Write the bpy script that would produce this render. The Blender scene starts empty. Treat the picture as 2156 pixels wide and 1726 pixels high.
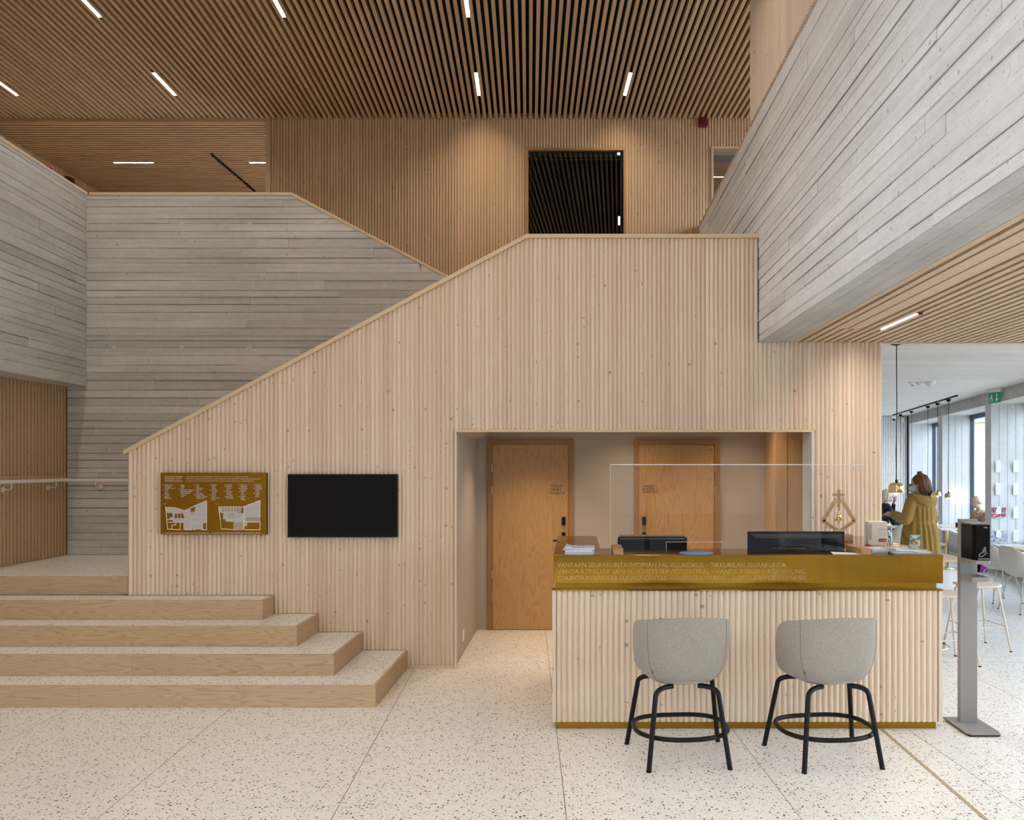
import bpy, bmesh, math, random
from mathutils import Vector, Matrix, Euler
random.seed(7)
SC = bpy.context.scene
COL = SC.collection
PI = math.pi

# ------------------------------------------------------------------ camera, world, lights, exposure
F, CX, CY, EH = 1725.0, 1210.0, 977.0, 1.84      # focal length and principal point in px, eye height in m
cam_d = bpy.data.cameras.new('camera')
cam = bpy.data.objects.new('camera', cam_d); COL.objects.link(cam)
cam.location = (0, 0, EH); cam.rotation_euler = (PI/2, 0, 0)
cam_d.sensor_width = 36.0; cam_d.lens = 36.0*F/2156.0
cam_d.shift_x = (1078-CX)/2156.0; cam_d.shift_y = (CY-863)/2156.0
cam_d.clip_start = 0.05; cam_d.clip_end = 300
SC.camera = cam

SKY_STRENGTH = 7.0
world = bpy.data.worlds.new('overcast_sky'); SC.world = world
world.use_nodes = True
_n = world.node_tree.nodes; _l = world.node_tree.links
_bg = _n['Background']
_tc = _n.new('ShaderNodeTexCoord'); _sp = _n.new('ShaderNodeSeparateXYZ'); _rp = _n.new('ShaderNodeValToRGB')
_l.new(_tc.outputs['Generated'], _sp.inputs[0]); _l.new(_sp.outputs['Z'], _rp.inputs[0])
_rp.color_ramp.elements[0].position = 0.0; _rp.color_ramp.elements[0].color = (0.80, 0.90, 1.0, 1)
_rp.color_ramp.elements[1].position = 1.0; _rp.color_ramp.elements[1].color = (0.66, 0.80, 1.0, 1)
_l.new(_rp.outputs[0], _bg.inputs['Color']); _bg.inputs['Strength'].default_value = SKY_STRENGTH

SC.view_settings.view_transform = 'Standard'
SC.view_settings.look = 'None'
SC.view_settings.gamma = 1.0
SC.view_settings.use_curve_mapping = False
SC.view_settings.exposure = 0.16
LAMP = 215.0            # radiance of the ceiling strip lamps
SC.cycles.use_denoising = True
SC.cycles.use_light_tree = False
SC.cycles.max_bounces = 7
SC.cycles.diffuse_bounces = 4
SC.cycles.use_adaptive_sampling = True
SC.cycles.adaptive_threshold = 0.09
SC.cycles.adaptive_min_samples = 16
SC.cycles.glossy_bounces = 3
SC.cycles.transmission_bounces = 4
SC.cycles.transparent_max_bounces = 10
SC.cycles.caustics_reflective = False
SC.cycles.caustics_refractive = False
SC.cycles.sample_clamp_indirect = 8.0

def fx(px, Y): return (px-CX)*Y/F
def fz(py, Y): return EH-(py-CY)*Y/F
def fy(py, z=0.0): return F*(EH-z)/(py-CY)
def at(px, py, Y): return Vector((fx(px, Y), Y, fz(py, Y)))

# ------------------------------------------------------------------ materials
class NT:
    def __init__(s, name):
        s.m = bpy.data.materials.new(name); s.m.use_nodes = True
        s.t = s.m.node_tree; s.b = s.t.nodes['Principled BSDF']
    def n(s, typ, **kw):
        o = s.t.nodes.new('ShaderNode'+typ)
        for k, v in kw.items(): setattr(o, k, v)
        return o
    def L(s, a, b): s.t.links.new(a, b)
    def val(s, sock, v):
        if hasattr(v, 'links') or hasattr(v, 'is_linked'): s.L(v, sock)
        else: sock.default_value = v
    def math(s, op, a, b=0.0, clamp=False):
        o = s.n('Math', operation=op); o.use_clamp = clamp
        s.val(o.inputs[0], a); s.val(o.inputs[1], b); return o.outputs[0]
    def mix(s, f, a, b, mode='MIX'):
        o = s.n('MixRGB', blend_type=mode)
        s.val(o.inputs[0], f); s.val(o.inputs[1], a); s.val(o.inputs[2], b); return o.outputs[0]
    def ramp(s, f, stops):
        o = s.n('ValToRGB'); s.L(f, o.inputs[0]); e = o.color_ramp.elements
        while len(e) < len(stops): e.new(0.5)
        for i, (p, c) in enumerate(stops):
            e[i].position = p; e[i].color = (c, c, c, 1) if isinstance(c, (int, float)) else tuple(c)+(1,)
        return o.outputs[0]
    def pos(s, scale=(1, 1, 1), src='pos', rot=(0, 0, 0)):
        if src == 'pos': g = s.n('NewGeometry').outputs['Position']
        else: g = s.n('TexCoord').outputs['Object']
        mp = s.n('Mapping'); mp.inputs['Scale'].default_value = scale; mp.inputs['Rotation'].default_value = rot
        s.L(g, mp.inputs[0]); return mp.outputs[0]
    def noise(s, vec, scale=1.0, detail=3, rough=0.55, dist=0.0):
        o = s.n('TexNoise'); s.L(vec, o.inputs['Vector']); o.inputs['Scale'].default_value = scale
        o.inputs['Detail'].default_value = detail; o.inputs['Roughness'].default_value = rough
        o.inputs['Distortion'].default_value = dist; return o.outputs['Fac']
    def attr(s, name):
        o = s.n('Attribute'); o.attribute_name = name; return o.outputs['Fac']
    def bump(s, h, strength=0.3, dist=0.01):
        o = s.n('Bump'); o.inputs['Strength'].default_value = strength; o.inputs['Distance'].default_value = dist
        s.L(h, o.inputs['Height']); s.L(o.outputs[0], s.b.inputs['Normal'])
    def base(s, c): s.val(s.b.inputs['Base Color'], c if not isinstance(c, tuple) else (c+(1,))[:4])
    def set(s, **kw):
        for k, v in kw.items(): s.val(s.b.inputs[k.replace('_', ' ')], v)
        return s

def rgb(c): return tuple(c)+(1,)
def plain(name, col, rough=0.5, metal=0.0, spec=0.5, **kw):
    t = NT(name); t.base(tuple(col)); t.set(Roughness=rough, Metallic=metal)
    t.b.inputs['Specular IOR Level'].default_value = spec
    for k, v in kw.items(): t.b.inputs[k.replace('_', ' ')].default_value = v
    return t.m
def emit(name, col, strength):
    t = NT(name); t.base((0.9, 0.9, 0.9)); t.b.inputs['Emission Color'].default_value = rgb(col)
    t.b.inputs['Emission Strength'].default_value = strength; return t.m

def spruce(name, c0, c1, axis='z', knots=True, rough=0.6, src='pos'):
    t = NT(name)
    sc = {'z': (60, 60, 1.6), 'x': (1.6, 60, 60), 'y': (60, 1.6, 60)}[axis]
    g = t.noise(t.pos(sc, src), 1.0, 4, 0.6, 0.4)
    tone = t.attr('tone')
    f = t.math('ADD', t.math('MULTIPLY', g, 0.55), t.math('MULTIPLY', tone, 0.62))
    col = t.mix(t.math('SUBTRACT', f, 0.08, True), rgb(c0), rgb(c1))
    big = t.noise(t.pos(tuple(0.12*v for v in sc), src), 1.0, 2)
    col = t.mix(t.math('MULTIPLY', t.ramp(big, [(0.45, 0.0), (0.75, 1.0)]), 0.25), col, rgb([v*0.82 for v in c1]))
    if knots:
        # small oval knots laid out in the plane of the boards
        sx_ = t.n('SeparateXYZ'); t.L(t.n('NewGeometry').outputs['Position'] if src == 'pos' else t.n('TexCoord').outputs['Object'], sx_.inputs[0])
        x_, y_, z_ = sx_.outputs
        across, along = {'z': (t.math('ADD', x_, y_), z_), 'x': (t.math('ADD', y_, z_), x_), 'y': (t.math('ADD', x_, z_), y_)}[axis]
        cv = t.n('CombineXYZ'); t.L(t.math('MULTIPLY', across, 21.0), cv.inputs[0]); t.L(t.math('MULTIPLY', along, 11.5), cv.inputs[1])
        wn = t.n('TexNoise'); t.L(cv.outputs[0], wn.inputs['Vector']); wn.inputs['Scale'].default_value = 2.2
        wm = t.n('VectorMath', operation='MULTIPLY_ADD'); t.L(wn.outputs['Color'], wm.inputs[0]); wm.inputs[1].default_value = (0.22, 0.22, 0); t.L(cv.outputs[0], wm.inputs[2])
        v = t.n('TexVoronoi', voronoi_dimensions='2D'); t.L(wm.outputs[0], v.inputs['Vector']); v.inputs['Scale'].default_value = 1.0
        sc_ = t.n('SeparateColor'); t.L(v.outputs['Color'], sc_.inputs[0])
        rad = t.math('ADD', t.math('MULTIPLY', sc_.outputs[1], 0.13), 0.05)
        d = t.math('SUBTRACT', 1.0, t.math('DIVIDE', v.outputs['Distance'], rad), True)
        d = t.ramp(d, [(0.0, 0.0), (0.35, 1.0)])
        pick = t.math('GREATER_THAN', sc_.outputs[0], 0.895)
        col = t.mix(t.math('MULTIPLY', t.math('MULTIPLY', d, pick), 0.62), col, (0.23, 0.125, 0.06, 1))
    t.base(col); t.set(Roughness=rough); t.b.inputs['Specular IOR Level'].default_value = 0.35
    t.bump(g, 0.08, 0.004)
    return t.m

def veneer(name, c0, c1, axis='x', scale=1.0, src='pos'):
    """ash veneer with flowing cathedral grain along one axis"""
    t = NT(name)
    sc = {'x': (0.9, 9, 9), 'z': (6.0, 6.0, 0.75), 'y': (9, 0.9, 9)}[axis]
    sc = tuple(v*scale for v in sc)
    warp = t.noise(t.pos(sc, src), 1.0, 2, 0.5)
    rings = t.math('FRACT', t.math('MULTIPLY', warp, 17.0))
    band = t.ramp(rings, [(0.0, 0.0), (0.55, 0.25), (0.86, 1.0), (1.0, 0.0)])
    fs = {'x': (4, 240, 240), 'z': (240, 240, 4), 'y': (240, 4, 240)}[axis]
    fine = t.noise(t.pos(fs, src), 1.0, 2)
    f = t.math('ADD', t.math('MULTIPLY', band, 0.55), t.math('MULTIPLY', fine, 0.35))
    f = t.math('ADD', f, t.math('MULTIPLY', t.attr('tone'), 0.25))
    t.base(t.mix(f, rgb(c0), rgb(c1))); t.set(Roughness=0.5); t.b.inputs['Specular IOR Level'].default_value = 0.4
    return t.m

def concrete(name, axis='x', base=(0.66, 0.645, 0.62), dark=(0.36, 0.345, 0.32)):
    t = NT(name)
    st = {'x': (1.0, 34, 34), 'y': (34, 1.0, 34), 'z': (34, 34, 1.0)}[axis]
    streak = t.noise(t.pos(st), 1.0, 5, 0.7, 0.3)
    patch = t.noise(t.pos(tuple({1.0: 0.5, 34: 7.0}[v] for v in st)), 1.0, 3, 0.6)
    blot = t.noise(t.pos((0.9, 0.9, 1.5)), 1.0, 4, 0.6)
    mid = t.noise(t.pos((14, 14, 18)), 1.0, 5, 0.7)
    f = t.math('ADD', t.math('MULTIPLY', streak, 0.34), t.math('MULTIPLY', blot, 0.36))
    f = t.math('ADD', f, t.math('MULTIPLY', t.attr('tone'), 0.17))
    f = t.math('ADD', f, t.math('MULTIPLY', mid, 0.26))
    f = t.math('ADD', f, t.math('MULTIPLY', patch, 0.34))
    f = t.ramp(f, [(0.54, 0.0), (0.98, 1.0)])
    col = t.mix(f, rgb(base), rgb(dark))
    # ragged cement seams where the shuttering boards met
    bv = t.attr('bv')
    e = t.math('MULTIPLY', t.math('MULTIPLY', t.math('ABSOLUTE', t.math('SUBTRACT', bv, 1.5)), 2.0), t.math('GREATER_THAN', bv, 0.5))
    rag = t.noise(t.pos(tuple({1.0: 3.0, 34: 60.0}[v] for v in st)), 1.0, 5, 0.75)
    run = t.noise(t.pos(tuple({1.0: 0.7, 34: 9.0}[v] for v in st)), 1.0, 2, 0.5)
    seam = t.math('ADD', e, t.math('MULTIPLY', t.math('SUBTRACT', rag, 0.5), 0.55))
    seam = t.math('MULTIPLY', t.ramp(seam, [(0.80, 0.0), (1.0, 1.0)]), t.ramp(run, [(0.38, 0.1), (0.60, 1.0)]))
    col = t.mix(t.math('MULTIPLY', seam, 0.72), col, (0.20, 0.185, 0.165, 1))
    # wood-knot prints and air holes
    for sc_, lo, r0, r1, k in ((9.0, 0.62, 0.05, 0.12, 0.55), (30.0, 0.72, 0.06, 0.15, 0.6)):
        v = t.n('TexVoronoi'); t.L(t.pos((sc_, sc_, sc_)), v.inputs['Vector']); v.inputs['Scale'].default_value = 1.0
        sp = t.n('SeparateColor'); t.L(v.outputs['Color'], sp.inputs[0])
        pit = t.math('MULTIPLY', t.ramp(v.outputs['Distance'], [(r0, 1.0), (r1, 0.0)]), t.math('GREATER_THAN', sp.outputs[0], lo))
        col = t.mix(t.math('MULTIPLY', pit, k), col, (0.16, 0.15, 0.135, 1))
    t.base(col); t.set(Roughness=0.75); t.b.inputs['Specular IOR Level'].default_value = 0.3
    t.bump(t.math('ADD', streak, t.math('MULTIPLY', mid, 0.8)), 0.35, 0.008)
    return t.m

def terrazzo(name):
    t = NT(name)
    p = t.pos((1, 1, 1))
    wob = t.n('TexNoise'); t.L(p, wob.inputs['Vector']); wob.inputs['Scale'].default_value = 55.0; wob.inputs['Detail'].default_value = 2
    add = t.n('VectorMath', operation='MULTIPLY_ADD'); t.L(wob.outputs['Color'], add.inputs[0])
    add.inputs[1].default_value = (0.012, 0.012, 0.0); t.L(p, add.inputs[2]); p2 = add.outputs[0]
    def chips(scale, lo, hi, r):
        v = t.n('TexVoronoi', voronoi_dimensions='2D'); t.L(p2, v.inputs['Vector']); v.inputs['Scale'].default_value = scale
        sep = t.n('SeparateColor'); t.L(v.outputs['Color'], sep.inputs[0])
        pick = t.math('GREATER_THAN', sep.outputs[0], lo)
        rad = t.math('MULTIPLY', t.math('ADD', sep.outputs[1], 0.35), r)
        return t.math('MULTIPLY', pick, t.math('LESS_THAN', v.outputs['Distance'], rad)), sep.outputs[2]
    base = t.mix(t.noise(t.pos((0.8, 0.8, 0.8)), 1.0, 4), (0.84, 0.81, 0.77, 1), (0.89, 0.87, 0.835, 1))
    m0, r0 = chips(90, 0.55, 1, 0.30)
    col = t.mix(m0, base, t.mix(r0, (0.68, 0.61, 0.53, 1), (0.88, 0.86, 0.82, 1)))
    m1, r1 = chips(84, 0.78, 1, 0.28)
    col = t.mix(m1, col, t.mix(r1, (0.06, 0.05, 0.04, 1), (0.38, 0.30, 0.22, 1)))
    m2, r2 = chips(47, 0.80, 1, 0.26)
    col = t.mix(m2, col, t.mix(r2, (0.018, 0.016, 0.014, 1), (0.13, 0.10, 0.07, 1)))
    t.base(col); t.set(Roughness=0.28); t.b.inputs['Specular IOR Level'].default_value = 0.45
    return t.m

def brass(name, rough=0.14, col=(0.60, 0.40, 0.085), tarnish=0.35):
    t = NT(name)
    n = t.noise(t.pos((3, 3, 3)), 1.0, 4, 0.6)
    n2 = t.noise(t.pos((22, 22, 40)), 1.0, 4, 0.7)
    f = t.math('MULTIPLY', t.ramp(t.math('ADD', t.math('MULTIPLY', n, 0.6), t.math('MULTIPLY', n2, 0.4)), [(0.4, 0.0), (0.75, 1.0)]), tarnish)
    t.base(t.mix(f, rgb(col), rgb([col[0]*0.62, col[1]*0.52, col[2]*0.5])))
    t.set(Metallic=1.0); t.val(t.b.inputs['Roughness'], t.math('ADD', t.math('MULTIPLY', n2, 0.12), rough-0.05))
    t.bump(t.noise(t.pos((5, 5, 0.7)), 1.0, 2, 0.5), 0.12, 0.03)
    return t.m

def fabric(name, c0, c1, scale=420):
    t = NT(name)
    n = t.noise(t.pos((scale, scale, scale), 'obj'), 1.0, 2, 0.7)
    n2 = t.noise(t.pos((scale*0.2, scale*0.2, scale*0.2), 'obj'), 1.0, 2, 0.6)
    f = t.ramp(t.math('ADD', t.math('MULTIPLY', n, 0.65), t.math('MULTIPLY', n2, 0.35)), [(0.35, 0.0), (0.65, 1.0)])
    t.base(t.mix(f, rgb(c0), rgb(c1))); t.set(Roughness=0.95); t.b.inputs['Specular IOR Level'].default_value = 0.1
    t.b.inputs['Sheen Weight'].default_value = 0.15
    t.bump(n, 0.25, 0.002)
    return t.m

def clear_pane(name, tint=(1, 1, 1), ior=1.5):
    m = bpy.data.materials.new(name); m.use_nodes = True
    nt = m.node_tree; nt.nodes.clear()
    o = nt.nodes.new('ShaderNodeOutputMaterial'); mx = nt.nodes.new('ShaderNodeMixShader')
    fr = nt.nodes.new('ShaderNodeFresnel')
    ge = nt.nodes.new('ShaderNodeNewGeometry'); mv = nt.nodes.new('ShaderNodeMix')      # same reflection from both faces of the sheet
    mv.inputs['A'].default_value = ior; mv.inputs['B'].default_value = 1.0/ior
    nt.links.new(ge.outputs['Backfacing'], mv.inputs['Factor']); nt.links.new(mv.outputs['Result'], fr.inputs[0])
    tr = nt.nodes.new('ShaderNodeBsdfTransparent'); tr.inputs[0].default_value = rgb(tint)
    gl = nt.nodes.new('ShaderNodeBsdfGlossy'); gl.inputs['Roughness'].default_value = 0.0
    nt.links.new(fr.outputs[0], mx.inputs[0]); nt.links.new(tr.outputs[0], mx.inputs[1])
    nt.links.new(gl.outputs[0], mx.inputs[2]); nt.links.new(mx.outputs[0], o.inputs[0])
    return m

M = {}
M['slat'] = spruce('pale_spruce', (0.80, 0.665, 0.525), (0.64, 0.485, 0.345))
M['slat_x'] = spruce('pale_spruce_along_x', (0.70, 0.55, 0.39), (0.58, 0.42, 0.27), 'x')
M['slat_y'] = spruce('pale_spruce_along_y', (0.70, 0.55, 0.39), (0.58, 0.42, 0.27), 'y')
M['warm'] = spruce('warm_spruce', (0.62, 0.43, 0.26), (0.49, 0.32, 0.175))  # warmer, darker tone than the pale spruce
M['warm_x'] = spruce('warm_spruce_along_x', (0.60, 0.415, 0.25), (0.48, 0.31, 0.17), 'x')
M['warm_y'] = spruce('warm_spruce_along_y', (0.60, 0.415, 0.25), (0.48, 0.31, 0.17), 'y')
M['cap'] = spruce('pale_spruce_cap', (0.74, 0.57, 0.37), (0.64, 0.47, 0.28), 'x', False)
M['ash_x'] = veneer('ash_boards', (0.60, 0.445, 0.285), (0.40, 0.265, 0.145), 'x')
M['ash_y'] = veneer('ash_boards_return', (0.60, 0.445, 0.285), (0.40, 0.265, 0.145), 'y')
M['door_wood'] = veneer('ash_door_veneer', (0.56, 0.345, 0.155), (0.40, 0.22, 0.085), 'z')
M['cupboard_wood'] = veneer('cupboard_veneer', (0.66, 0.45, 0.25), (0.54, 0.34, 0.17), 'z', 1.6)
M['door_frame'] = veneer('ash_door_frame', (0.38, 0.20, 0.08), (0.30, 0.145, 0.055), 'z', 2.0)
M['oak'] = veneer('oak_table_top', (0.66, 0.50, 0.35), (0.52, 0.37, 0.24), 'x', 1.5)
M['block'] = veneer('oak_block', (0.42, 0.24, 0.12), (0.33, 0.175, 0.08), 'y', 2.5)
M['conc_x'] = concrete('board_concrete_along_x', 'x')
M['conc_y'] = concrete('board_concrete_along_y', 'y')
M['conc_beam'] = concrete('pale_beam_concrete', 'y', (0.80, 0.79, 0.775), (0.50, 0.485, 0.46))
M['conc_z'] = concrete('board_concrete_upright', 'z', (0.70, 0.70, 0.70), (0.52, 0.52, 0.515))
M['conc_joint'] = plain('concrete_joint', (0.22, 0.205, 0.185), 0.9)
M['terrazzo'] = terrazzo('terrazzo')
M['joint'] = plain('floor_joint_metal', (0.42, 0.33, 0.21), 0.5)
M['plaster'] = plain('warm_grey_plaster', (0.46, 0.40, 0.345), 0.85)
M['felt'] = plain('dark_felt', (0.022, 0.018, 0.015), 0.95, spec=0.1)
M['dark'] = plain('dark_void', (0.012, 0.011, 0.01), 0.9, spec=0.1)
M['brass'] = brass('polished_brass', 0.12, (0.37, 0.19, 0.022))
M['brass_sign'] = brass('brass_sign_sheet', 0.16, (0.235, 0.125, 0.012), 0.2)
M['brass_dull'] = brass('brushed_brass', 0.34, (0.36, 0.20, 0.025), 0.5)
M['brass_lamp'] = brass('spun_brass', 0.18, (0.80, 0.60, 0.26), 0.1)
M['lamp'] = emit('lamp_diffuser', (1.0, 0.87, 0.71), LAMP)
M['bulb'] = emit('lamp_bulb', (1.0, 0.85, 0.62), 30.0)
M['globe'] = emit('globe_glass', (1.0, 0.92, 0.80), 4.0)
for _k in ('bulb', 'globe'): M[_k].cycles.emission_sampling = 'NONE'
M['black'] = plain('black_plastic', (0.010, 0.009, 0.009), 0.42, spec=0.15)
M['blacksteel'] = plain('black_powder_coat', (0.008, 0.007, 0.007), 0.35, spec=0.2)
M['screen'] = plain('dark_screen', (0.005, 0.004, 0.004), 0.3, spec=0.12)
M['white'] = plain('white_paint', (0.80, 0.78, 0.74), 0.5)
M['whiteshell'] = plain('pale_grey_shell', (0.62, 0.60, 0.57), 0.45)
M['cream'] = plain('cream_coat', (0.72, 0.62, 0.50), 0.5)
M['railwhite'] = plain('handrail_paint', (0.80, 0.73, 0.66), 0.4)
M['steel'] = plain('brushed_steel', (0.62, 0.60, 0.56), 0.3, 1.0)
M['greymetal'] = plain('grey_powder_coat', (0.27, 0.255, 0.245), 0.55, 0.1)
M['paper'] = plain('white_paper', (0.82, 0.82, 0.86), 0.8)
M['ink'] = plain('black_lettering', (0.02, 0.013, 0.008), 0.6)
M['signink'] = plain('white_lettering', (0.80, 0.76, 0.72), 0.6)
M['plangrey'] = plain('plan_grey', (0.50, 0.47, 0.46), 0.7)
M['plantan'] = plain('plan_tan', (0.40, 0.34, 0.27), 0.7)
M['engrave'] = plain('engraved_lettering', (0.50, 0.30, 0.14), 0.4, 0.7)
M['red'] = plain('signal_red', (0.35, 0.012, 0.012), 0.4)
M['darkred'] = plain('dark_red_casing', (0.12, 0.006, 0.008), 0.35)
M['green'] = plain('exit_green', (0.01, 0.32, 0.20), 0.5)
M['blue'] = plain('blue_sticker', (0.12, 0.28, 0.72), 0.5)
M['frame_dark'] = plain('dark_window_frame', (0.055, 0.07, 0.095), 0.4, 0.4)
M['stoolfab'] = fabric('grey_wool', (0.40, 0.355, 0.31), (0.27, 0.235, 0.205))
M['stoolseam'] = plain('seam_thread', (0.20, 0.175, 0.155), 0.9)
M['plexi'] = clear_pane('clear_acrylic', (0.965, 0.965, 0.965), 1.49)
M['plexi_edge'] = plain('acrylic_edge', (0.78, 0.75, 0.70), 0.15, Alpha=0.9)
M['glass'] = clear_pane('window_glass', (0.94, 0.96, 0.97), 1.52)
M['darkglass'] = clear_pane('interior_glass', (0.55, 0.55, 0.55), 1.9)
M['skin'] = plain('skin', (0.56, 0.33, 0.24), 0.5)
M['skin_pale'] = plain('pale_skin', (0.66, 0.45, 0.36), 0.5)

# ------------------------------------------------------------------ mesh helpers
class MB:
    """collects shapes and links them as ONE mesh object"""
    def __init__(s): s.v = []; s.f = []; s.t = []; s.sm = []; s.bv = []
    def add(s, verts, faces, tone=0.5, smooth=False):
        o = len(s.v); s.v += [tuple(v) for v in verts]
        s.f += [tuple(i+o for i in f) for f in faces]; s.t += [tone]*len(faces); s.sm += [smooth]*len(faces); return s
    def box(s, x0, x1, y0, y1, z0, z1, tone=0.5):
        v = [(x0,y0,z0),(x1,y0,z0),(x1,y1,z0),(x0,y1,z0),(x0,y0,z1),(x1,y0,z1),(x1,y1,z1),(x0,y1,z1)]
        return s.add(v, [(0,3,2,1),(4,5,6,7),(0,1,5,4),(1,2,6,5),(2,3,7,6),(3,0,4,7)], tone)
    def obox(s, c, ux, uy, uz, hx, hy, hz, tone=0.5):
        c, ux, uy, uz = Vector(c), Vector(ux), Vector(uy), Vector(uz)
        v = [c+ux*(hx*a)+uy*(hy*b)+uz*(hz*d) for d in (-1,1) for a, b in ((-1,-1),(1,-1),(1,1),(-1,1))]
        return s.add(v, [(0,3,2,1),(4,5,6,7),(0,1,5,4),(1,2,6,5),(2,3,7,6),(3,0,4,7)], tone)
    def prism(s, poly, axis, a, b, tone=0.5):
        """polygon of 2-D points extruded along axis 'x','y' or 'z' from a to b"""
        n = len(poly)
        def P(p, w): return {'x': (w, p[0], p[1]), 'y': (p[0], w, p[1]), 'z': (p[0], p[1], w)}[axis]
        v = [P(p, a) for p in poly]+[P(p, b) for p in poly]
        return s.add(v, [tuple(range(n))[::-1], tuple(range(n, 2*n))]+[(i, (i+1) % n, n+(i+1) % n, n+i) for i in range(n)], tone)
    def tube(s, path, r, seg=10, closed=False, tone=0.5, caps=True):
        pts = [Vector(p) for p in path]; n = len(pts)
        rad = r if isinstance(r, (list, tuple)) else [r]*n
        rings = []; ref = None
        for i in range(n):
            d = (pts[(i+1) % n]-pts[(i-1) % n]) if closed else (pts[min(i+1, n-1)]-pts[max(i-1, 0)])
            d.normalize()
            if ref is None: ref = d.orthogonal().normalized()
            ref = (ref-d*ref.dot(d)).normalized(); b = d.cross(ref)
            rings.append([pts[i]+(ref*math.cos(2*PI*k/seg)+b*math.sin(2*PI*k/seg))*rad[i] for k in range(seg)])
        v = [p for R in rings for p in R]; f = []
        m = n if closed else n-1
        for i in range(m):
            for k in range(seg):
                j = (i+1) % n
                f.append((i*seg+k, i*seg+(k+1) % seg, j*seg+(k+1) % seg, j*seg+k))
        s.add(v, f, tone, True)
        if caps and not closed:
            s.add(rings[0], [tuple(range(seg))[::-1]], tone); s.add(rings[-1], [tuple(range(seg))], tone)
        return s
    def lathe(s, prof, c, seg=24, tone=0.5):
        """profile of (radius, z) turned about the vertical through c"""
        c = Vector(c); v = []; f = []
        for r, z in prof:
            v += [(c.x+r*math.cos(2*PI*k/seg), c.y+r*math.sin(2*PI*k/seg), c.z+z) for k in range(seg)]
        for i in range(len(prof)-1):
            for k in range(seg):
                f.append((i*seg+k, i*seg+(k+1) % seg, (i+1)*seg+(k+1) % seg, (i+1)*seg+k))
        return s.add(v, f, tone, True)
    def loft(s, rings, closed=True, caps=True, tone=0.5):
        n = len(rings[0]); v = [p for R in rings for p in R]; f = []
        for i in range(len(rings)-1):
            for k in range(n if closed else n-1):
                f.append((i*n+k, i*n+(k+1) % n, (i+1)*n+(k+1) % n, (i+1)*n+k))
        if caps: f += [tuple(range(n))[::-1], tuple((len(rings)-1)*n+k for k in range(n))]
        return s.add(v, f, tone, True)
    def mesh(s, name):
        me = bpy.data.meshes.new(name); me.from_pydata(s.v, [], s.f)
        me.polygons.foreach_set('use_smooth', s.sm)
        a = me.attributes.new('tone', 'FLOAT', 'FACE'); a.data.foreach_set('value', s.t)
        if s.bv and len(s.bv) == len(s.v):
            a = me.attributes.new('bv', 'FLOAT', 'POINT'); a.data.foreach_set('value', s.bv)
        me.update(); return me
    def build(s, name, mat, parent=None, bevel=0.0, fix=False):
        me = s.mesh(name)
        if fix:
            b = bmesh.new(); b.from_mesh(me); bmesh.ops.recalc_face_normals(b, faces=b.faces); b.to_mesh(me); b.free()
        return link(name, me, mat, parent, bevel)

def link(name, me, mat, parent=None, bevel=0.0):
    if mat is not None and not me.materials: me.materials.append(M[mat] if isinstance(mat, str) else mat)
    o = bpy.data.objects.new(name, me); COL.objects.link(o)
    if parent is not None: o.parent = parent
    if bevel:
        b = o.modifiers.new('bevel', 'BEVEL'); b.width = bevel; b.segments = 2; b.limit_method = 'ANGLE'
    return o
def tag(o, label=None, cat=None, group=None, kind=None):
    if label: o['label'] = label
    if cat: o['category'] = cat
    if group: o['group'] = group
    if kind: o['kind'] = kind
    return o
def thing(name, label, cat, loc=(0, 0, 0), rz=0.0, group=None):
    o = bpy.data.objects.new(name, None); COL.objects.link(o); o.empty_display_size = 0.1
    o.location = loc; o.rotation_euler = (0, 0, rz); return tag(o, label, cat, group)
def struct(o, label=None): return tag(o, label, None, None, 'structure')
def children(o): return [c for c in bpy.data.objects if c.parent == o]
def copy_tree(o, parent=None):
    c = o.copy(); COL.objects.link(c); c.parent = parent
    for ch in children(o): copy_tree(ch, c)
    return c
def lettering(name, body, mat, parent, loc, rot, width=None, size=None, depth=0.0006, space=1.0, align='LEFT'):
    cu = bpy.data.curves.new(name, 'FONT'); cu.body = body; cu.size = 1.0; cu.extrude = 0.0; cu.space_line = space; cu.align_x = align
    ob = bpy.data.objects.new(name, cu); COL.objects.link(ob)
    dg = bpy.context.evaluated_depsgraph_get()
    me = bpy.data.meshes.new_from_object(ob.evaluated_get(dg)); COL.objects.unlink(ob); bpy.data.objects.remove(ob)
    xs = [v.co.x for v in me.vertices]
    k = size if size else width/(max(xs)-min(xs))
    for v in me.vertices: v.co = (v.co.x*k, v.co.y*k, depth)
    me.materials.clear(); me.materials.append(M[mat])
    o = bpy.data.objects.new(name, me); COL.objects.link(o); o.parent = parent
    o.location = loc; o.rotation_euler = rot; return o
FRONT = (PI/2, 0, 0)      # lettering that reads from -Y
def wave(x0, pitch, n, seg, amp):
    """points across n rounded mouldings: (position, height)"""
    return [[(x0+pitch*(i+k/seg), amp*math.sin(PI*k/seg)**0.95 if 0 < k < seg else 0.0) for k in range(seg+1)] for i in range(n)]

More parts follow.
